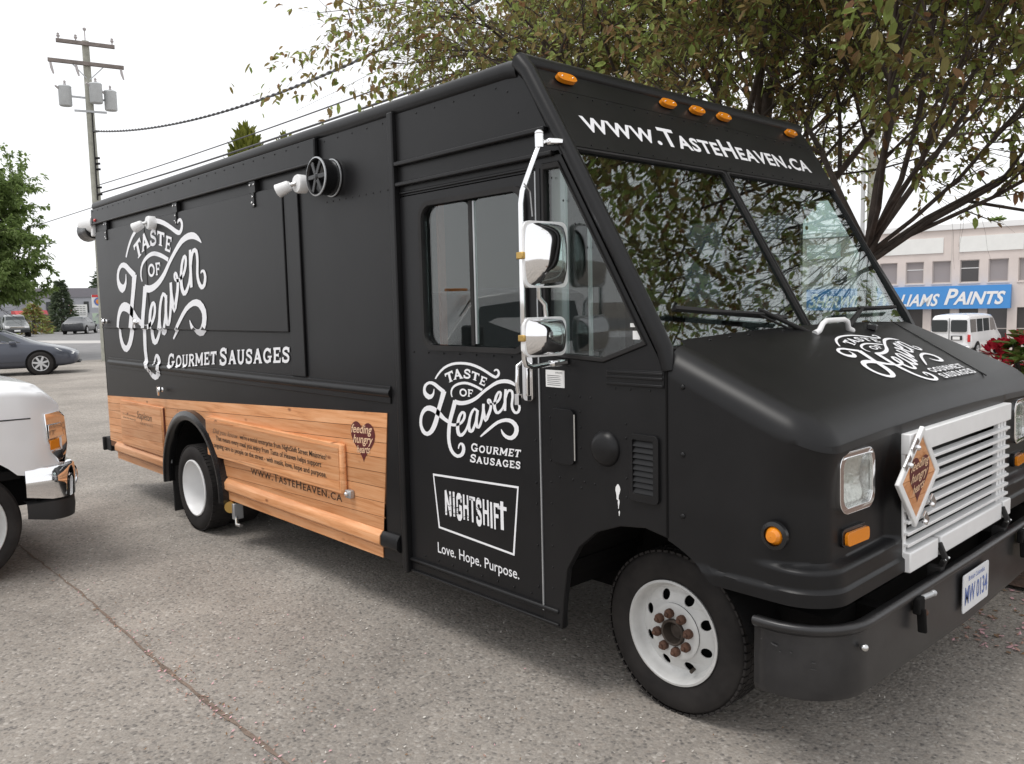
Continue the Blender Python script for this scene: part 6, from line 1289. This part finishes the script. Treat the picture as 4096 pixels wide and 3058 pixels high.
MB().box(-2.92,-2.72,-.95,.95,.42,.60).build('rear_bumper', M['pwhite'], vn, bevel=.04); MB().box(-2.790,-2.77,-.01,.01,.62,1.95).build('door_seam', M['plastic'], vn)
# --- white work pickup at the left, nose towards the van's side
PKX = -5.80
pk = thing('pickup_truck', (PKX-1.0,-1.755,0), 'white heavy duty pickup with chrome bumper nosed up to the van', 'pickup truck', None, math.pi/2)
PK = [(-5.5,.62,1.28,1.30,.96,.90),(-5.4,.58,1.34,1.36,1.0,.94),(-3.05,.58,1.36,1.40,1.0,.94),(-3.0,.55,1.34,1.36,1.0,.80)]
CAB = [(-3.0,.55,1.32,1.94,.99,.72),(-2.9,.52,1.32,1.98,1.0,.74),(-1.9,.50,1.31,2.0,1.0,.74),(-1.25,.50,1.30,1.93,1.0,.72),(-.62,.50,1.28,1.36,1.0,.86),(-.50,.50,1.27,1.34,1.0,.88)]
HOOD = [(-.52,.72,1.185,1.335,1.0,.90),(-.2,.74,1.18,1.335,1.0,.90),(.15,.74,1.16,1.315,.995,.89),(.40,.74,1.14,1.275,.985,.87),(.56,.76,1.12,1.22,.965,.84),(.66,.78,1.08,1.16,.93,.80),(.70,.82,1.02,1.10,.89,.76)]
for nm, stt in (('pickup_bed', PK), ('cab', CAB)):
    mb = MB(); loft(mb, stt); mb.build(nm, M['pwhite'], pk, smooth=35, bevel=.012)
# hood: crowned top over upright fenders with a cut wheel arch
def hz(x, y):
    e = abs(y); t = 1.405 - .025*sstep(-.3,.4,x) - .04*sstep(.40,.62,x) - .11*sstep(.60,.72,x)
    return t - .030*(e/.98)**2 - .030*sstep(.86,.985,e)
mb = MB(); vs = []; fs = []; nx_ = 24; prof_n = 0
for i in range(nx_+1):
    x = -.52 + 1.22*i/nx_; hw = .985 - .07*sstep(.45,.72,x)**1.5; ring = []
    ar = .515**2-(x)**2; zb = max(.72, .40+math.sqrt(ar)) if ar > 0 else .72
    for s in (-1, 1):
        col = []
        zs_ = hz(x, hw)
        for k in range(9):
            z = lerp(zb, zs_-.045, k/8); bul = .012*math.sin(math.pi*k/8) - (.012 if .985 < z < 1.0 else 0); col.append((x, s*(hw+bul), z))
        for k in range(1,6):
            a = math.pi/2*k/5; col.append((x, s*(hw-.045*(1-math.cos(a))), zs_-.045+.045*math.sin(a)))
        ring += col if s < 0 else col[::-1]
        if s < 0:
            for k in range(1,10): y = lerp(-hw+.045, hw-.045, k/10); ring.append((x, y, hz(x, y)+.002))
    vs += ring; prof_n = len(ring)
for i in range(nx_):
    for j in range(prof_n-1): fs.append((i*prof_n+j,(i+1)*prof_n+j,(i+1)*prof_n+j+1,i*prof_n+j+1))
fs.append(tuple(nx_*prof_n+j for j in range(prof_n)))
mb.add(vs, fs).build('hood', M['pwhite'], pk, smooth=40)
for s in (-1, 1):
    MB().tube([(-.5,s*1.000,1.130),(.2,s*1.000,1.122),(.50,s*.992,1.116)], .005, 5).build('hood_shut_line', M['plastic'], pk)
    # stacked headlamp with amber band
    def LF(u, v, w, s=s): return (u, s*(.955 - .10*max(0,u-.62)/.14 + w), v)
    ho = [(.585,1.135),(.70,1.145),(.735,1.105),(.745,.90),(.715,.765),(.665,.775),(.595,.94)]
    hl = MB().prism([ho], LF, -.10, .030).build('headlight', M['chrome'], pk, bevel=.008)
    MB().prism([[(.605,1.055),(.700,1.060),(.720,.965),(.605,.955)][::1]], LF, .031, .040).build('headlight_lamp', M['chrome'], hl, bevel=.005)
    MB().prism([[(.607,.945),(.68,.952),(.68,.885),(.608,.875)]], LF, .031, .044).build('amber_lens', M['amber'], hl, bevel=.005)
    MB().prism([[(.610,.865),(.70,.872),(.705,.80),(.665,.795)]], LF, .031, .039).build('headlight_lamp', M['chrome'], hl, bevel=.005)
    MB().add([(.735,s*.62,.80),(.735,s*.90,.80),(.740,s*.90,1.08),(.740,s*.62,1.08)],[(0,1,2,3)]).build('headlight_glass', M['lens'], hl, fix=False)
    # plastic arch liner and wheel
    half_pipe(MB(), (0,.40), .53, s*.975, s*.45, 5, 178).build('wheel_housing', M['under'], pk)
    c = (0, s*(.985-.13), .41); ax = (0, s, 0); h = .13
    w_ = MB().lathe(tyre_profile(.41,.300,.26), c, ax, 56).build('wheel', M['tyre'], pk, smooth=35)
    MB().lathe([(.298,h*.8),(.312,h*.95),(.306,h*1.0),(.290,h*.85),(.280,h*.3),(.26,h*.2)], c, ax, 48).build('rim', M['rim'], w_, smooth=40)
    MB().lathe([(.275,h*.2),(.23,h*.55),(.135,h*.72),(.07,h*.74),(.06,h*.95),(.0,h*1.0)], c, ax, 40).build('wheel_disc', M['rim'], w_, smooth=40)
    for k in range(8):
        a = 2*math.pi*k/8+.12; p = Vector((c[0]+.092*math.cos(a), c[1], c[2]+.092*math.sin(a)))
        MB().lathe([(.016,h*.7),(.016,h*.9),(.004,h*1.18),(0,h*1.2)], p, ax, 8).build('lug_nut', M['plastic'], w_, smooth=30)
        MB().lathe([(.026,h*.50),(.0,h*.505)], Vector((c[0]+.158*math.cos(a+.4), c[1]+s*.010, c[2]+.158*math.sin(a+.4))), ax, 12).build('hand_hole', M['under'], w_)
    c = (-3.75, s*(.97-.13), .40); w_ = MB().lathe(tyre_profile(.40,.225,.26), c, ax, 40).build('wheel', M['tyre'], pk, smooth=35)
    MB().lathe([(.232,h*.95),(.20,h*.3),(.0,h*.3)], c, ax, 32).build('rim', M['rim'], w_, smooth=40)
    # cab glass
    MB().add([(-2.75,s*side_at(CAB,-2.75,1.38,.006),1.38),(-2.05,s*side_at(CAB,-2.05,1.38,.006),1.38),(-2.05,s*side_at(CAB,-2.05,1.86,.006),1.86),(-2.75,s*side_at(CAB,-2.75,1.84,.006),1.84)],[(0,1,2,3)]).build('side_window', M['carglass'], pk, fix=False)
    MB().add([(-1.95,s*side_at(CAB,-1.95,1.36,.006),1.36),(-.85,s*side_at(CAB,-.85,1.345,.008),1.345),(-1.28,s*side_at(CAB,-1.28,1.80,.008),1.80),(-1.95,s*side_at(CAB,-1.95,1.86,.006),1.86)],[(0,1,2,3)]).build('side_window', M['carglass'], pk, fix=False)
    MB().box(-.95,-.78,s*1.02,s*1.22,1.35,1.62).build('tow_mirror', M['plastic'], pk, bevel=.03)
    MB().box(-1.25,-1.0,s*.5,s*.6,1.97,2.0).build('cab_marker', M['amber'], pk, bevel=.01)
MB().add([(-.66,-.82,1.37),(-.66,.82,1.37),(-1.24,.68,1.90),(-1.24,-.68,1.90)],[(0,1,2,3)]).build('windshield', M['carglass'], pk, fix=False)
gr = MB().box(.66,.735,-.62,.62,.80,1.12).build('grille', M['chrome'], pk, bevel=.02)
for z in (.86,.95,1.04): MB().box(.736,.748,-.56,.56,z-.025,z+.025).build('grille_bar', M['plastic'], gr, bevel=.006)
# chrome bumper with rounded ends, black valance below
def bump(z0, z1, x0, x1, wid, m, nm, inset_=0.0, par=pk):
    pts = [(.44,-wid),(.60,-wid)] + [(x1-.16+.16*math.sin(math.pi/2*i/6), -wid+.22-.22*math.cos(math.pi/2*i/6)) for i in range(7)]
    pts = pts + [(p[0], -p[1]) for p in pts[::-1]]; k_ = 6; vs = []; fs = []
    for i, p in enumerate(pts):
        a = pts[max(i-1,0)]; b = pts[min(i+1,len(pts)-1)]; d = math.hypot(b[0]-a[0], b[1]-a[1]); nx, ny = (b[1]-a[1])/d, -(b[0]-a[0])/d
        t0 = sstep(.44,.60,p[0]) if abs(p[1]) > wid-.001 else 1
        for o, zt in ((-.10,1.0),(-.02,1.0),(.0,.93),(.004,.5),(-.004,.06),(-.05,.0)): vs.append((p[0]+nx*o, p[1]+ny*o, lerp(z0, z1, zt)+(.035*(1-t0) if zt < .5 else 0)))
    for i in range(len(pts)-1):
        for j in range(5): fs.append((i*6+j,(i+1)*6+j,(i+1)*6+j+1,i*6+j+1))
    return MB().add(vs, fs).build(nm, m, par, smooth=50)
bmp = bump(.515,.765,.40,.80,.992,M['chrome'],'front_bumper')
bump(.365,.520,.40,.79,.975,M['plastic'],'valance')
for s in (-1, 1):
    MB().lathe([(.075,.0),(.078,.012),(.060,.014),(.058,.004)], (.765,s*.855,.655), (.80,s*.60,0), 20).build('fog_lamp', M['chrome'], bmp, smooth=40)
    MB().lathe([(.058,.005),(.0,.012)], (.765,s*.855,.655), (.80,s*.60,0), 20).build('fog_lens', M['silver'], bmp, smooth=40)
MB().box(-3.0,.6,-.80,.80,.48,.72).build('underbody', M['under'], pk)
MB().box(-.5,.42,-.95,-.6,.70,.76).build('splash_guard', M['under'], pk)
# ================================================================== far side of the road
M['farwall'] = mat('grey_cladding', (.38,.39,.42), .7, var=.06, vscale=.5); M['farroof'] = mat('dark_roof', (.23,.22,.24), .8)
fb = thing('grey_warehouse', (-101,24,0), 'long grey warehouse with a dark roof beyond the road', 'building', world=True)
MB().box(-112,-100,19.9,40,0,4.1).build('wall', M['farwall'], fb); MB().box(-112,-99.8,19.7,40,3.5,4.5).build('roof', M['farroof'], fb)
MB().box(-112,-101.5,14,20.5,0,3.8).build('wing', M['farwall'], fb)
for y in (21.2,22.4,25.0): MB().box(-99.99,-99.9,y,y+.5,1.6,3.0).build('window', M['carglass'], fb)
rb_ = thing('red_kiosk', (-96,18.6,0), 'small kiosk with a red and white awning behind the fence', 'building', world=True)
MB().box(-98,-96,17.6,20.2,0,1.6).build('wall', mat('kiosk_tan', (.55,.36,.16), .8), rb_); MB().prism([[(-98,1.6),(-95.4,1.5),(-96.6,2.1),(-98,2.1)]], FY, 17.4,19.0).build('awning', mat('red_awning', (.45,.06,.06), .7), rb_); MB().prism([[(-98,1.6),(-95.4,1.5),(-96.6,2.1),(-98,2.1)]], FY, 19.01,20.4).build('awning', mat('red_awning_dark', (.30,.03,.04), .7), rb_)
bb = thing('billboard', (-92,22.3,0), 'white billboard with a red edge and small black lines behind the fence', 'sign', world=True)
MB().box(-92.1,-92,21.4,23.1,1.05,2.6).build('panel', M['paper'], bb); MB().box(-91.99,-91.95,21.4,21.6,.2,2.6).build('red_edge', M['redlens'], bb); MB().box(-91.99,-91.95,21.6,23.1,1.0,1.12).build('red_edge', M['redlens'], bb)
MB().box(-92.05,-92,21.5,21.6,0,1.05).box(-92.05,-92,22.9,23.0,0,1.05).build('post', M['galv'], bb)
bt = MB(); random.seed(2)
for i in range(5):
    for j in range(4): y = 21.75+j*.31; bt.add([(-91.98,y,2.42-i*.2),(-91.98,y+random.uniform(.18,.28),2.42-i*.2),(-91.98,y+.24,2.36-i*.2),(-91.98,y,2.36-i*.2)],[(0,1,2,3)])
bt.build('panel_print', M['grey_ink'], bb)
lb = thing('lot_sign', (-90,23.45,0), 'square white and red sign with a round emblem beside the pole', 'sign', world=True)
MB().box(-90.1,-90,23.05,24.2,2.25,3.55).build('panel', M['paper'], lb); MB().box(-89.99,-89.97,23.05,24.2,3.3,3.55).build('red_band', M['redlens'], lb); MB().lathe([(.42,.0),(.42,.02),(0,.03)], (-89.99,23.65,2.85), (1,0,0), 24).build('emblem', M['blue_ink'], lb); MB().lathe([(.26,.0),(.26,.04),(0,.05)], (-89.99,23.65,2.85), (1,0,0), 24).build('emblem_centre', M['amber'], lb)
MB().box(-90.06,-90,23.55,23.7,0,2.25).build('post', M['galv'], lb); MB().box(-90.05,-89.95,23.0,24.4,.6,1.7).build('green_panel', mat('pale_green_panel', (.45,.60,.42), .7), lb)
M['mesh'] = glass_mat('chain_link', (.62,.62,.62), 1.05)
cf = thing('chain_link_fence', (-88,16,0), 'grey chain link fence along the far walk', 'fence', world=True)
for i in range(16): MB().tube([(-88,8+i*1.0,0),(-88,8+i*1.0,1.75)], .035, 6).build('post', M['galv'], cf)
MB().tube([(-88,8,1.7),(-88,23,1.7)], .03, 6).build('top_rail', M['galv'], cf)
fm = MB()
for i in range(150):
    y = 8+i*.1; fm.bar((-88,y,.05),(-88,min(23,y+1.6),1.65),.012,.012); fm.bar((-88,y,1.65),(-88,min(23,y+1.6),.05),.012,.012)
tag(fm.build('mesh', M['galv'], cf, fix=False), kind='stuff')
hd = thing('hedge', (-90,16,0), 'low dark hedge behind the chain link fence', 'hedge', world=True); lv = MB(); random.seed(5)
for i in range(2600): leaf(lv, Vector((-90+random.uniform(-.8,.8), random.uniform(9,21.2), random.uniform(.05,1.5))), rvec(1), .35, .5, .1)
tag(lv.build('foliage', M['darkgreen'], hd, fix=False), kind='stuff')
for nm, y, z, r, mm, lab in (('far_tree',12,7.0,3.2,'green','far green tree beyond the fence, nearest the street tree'),('far_tree',33,8,3.5,'darkgreen','far dark tree beyond the warehouse end')):
    conifer(nm, (-118,y,0), z, r, 1500, .9, M[mm], lab, columnar=False, seed=int(y))
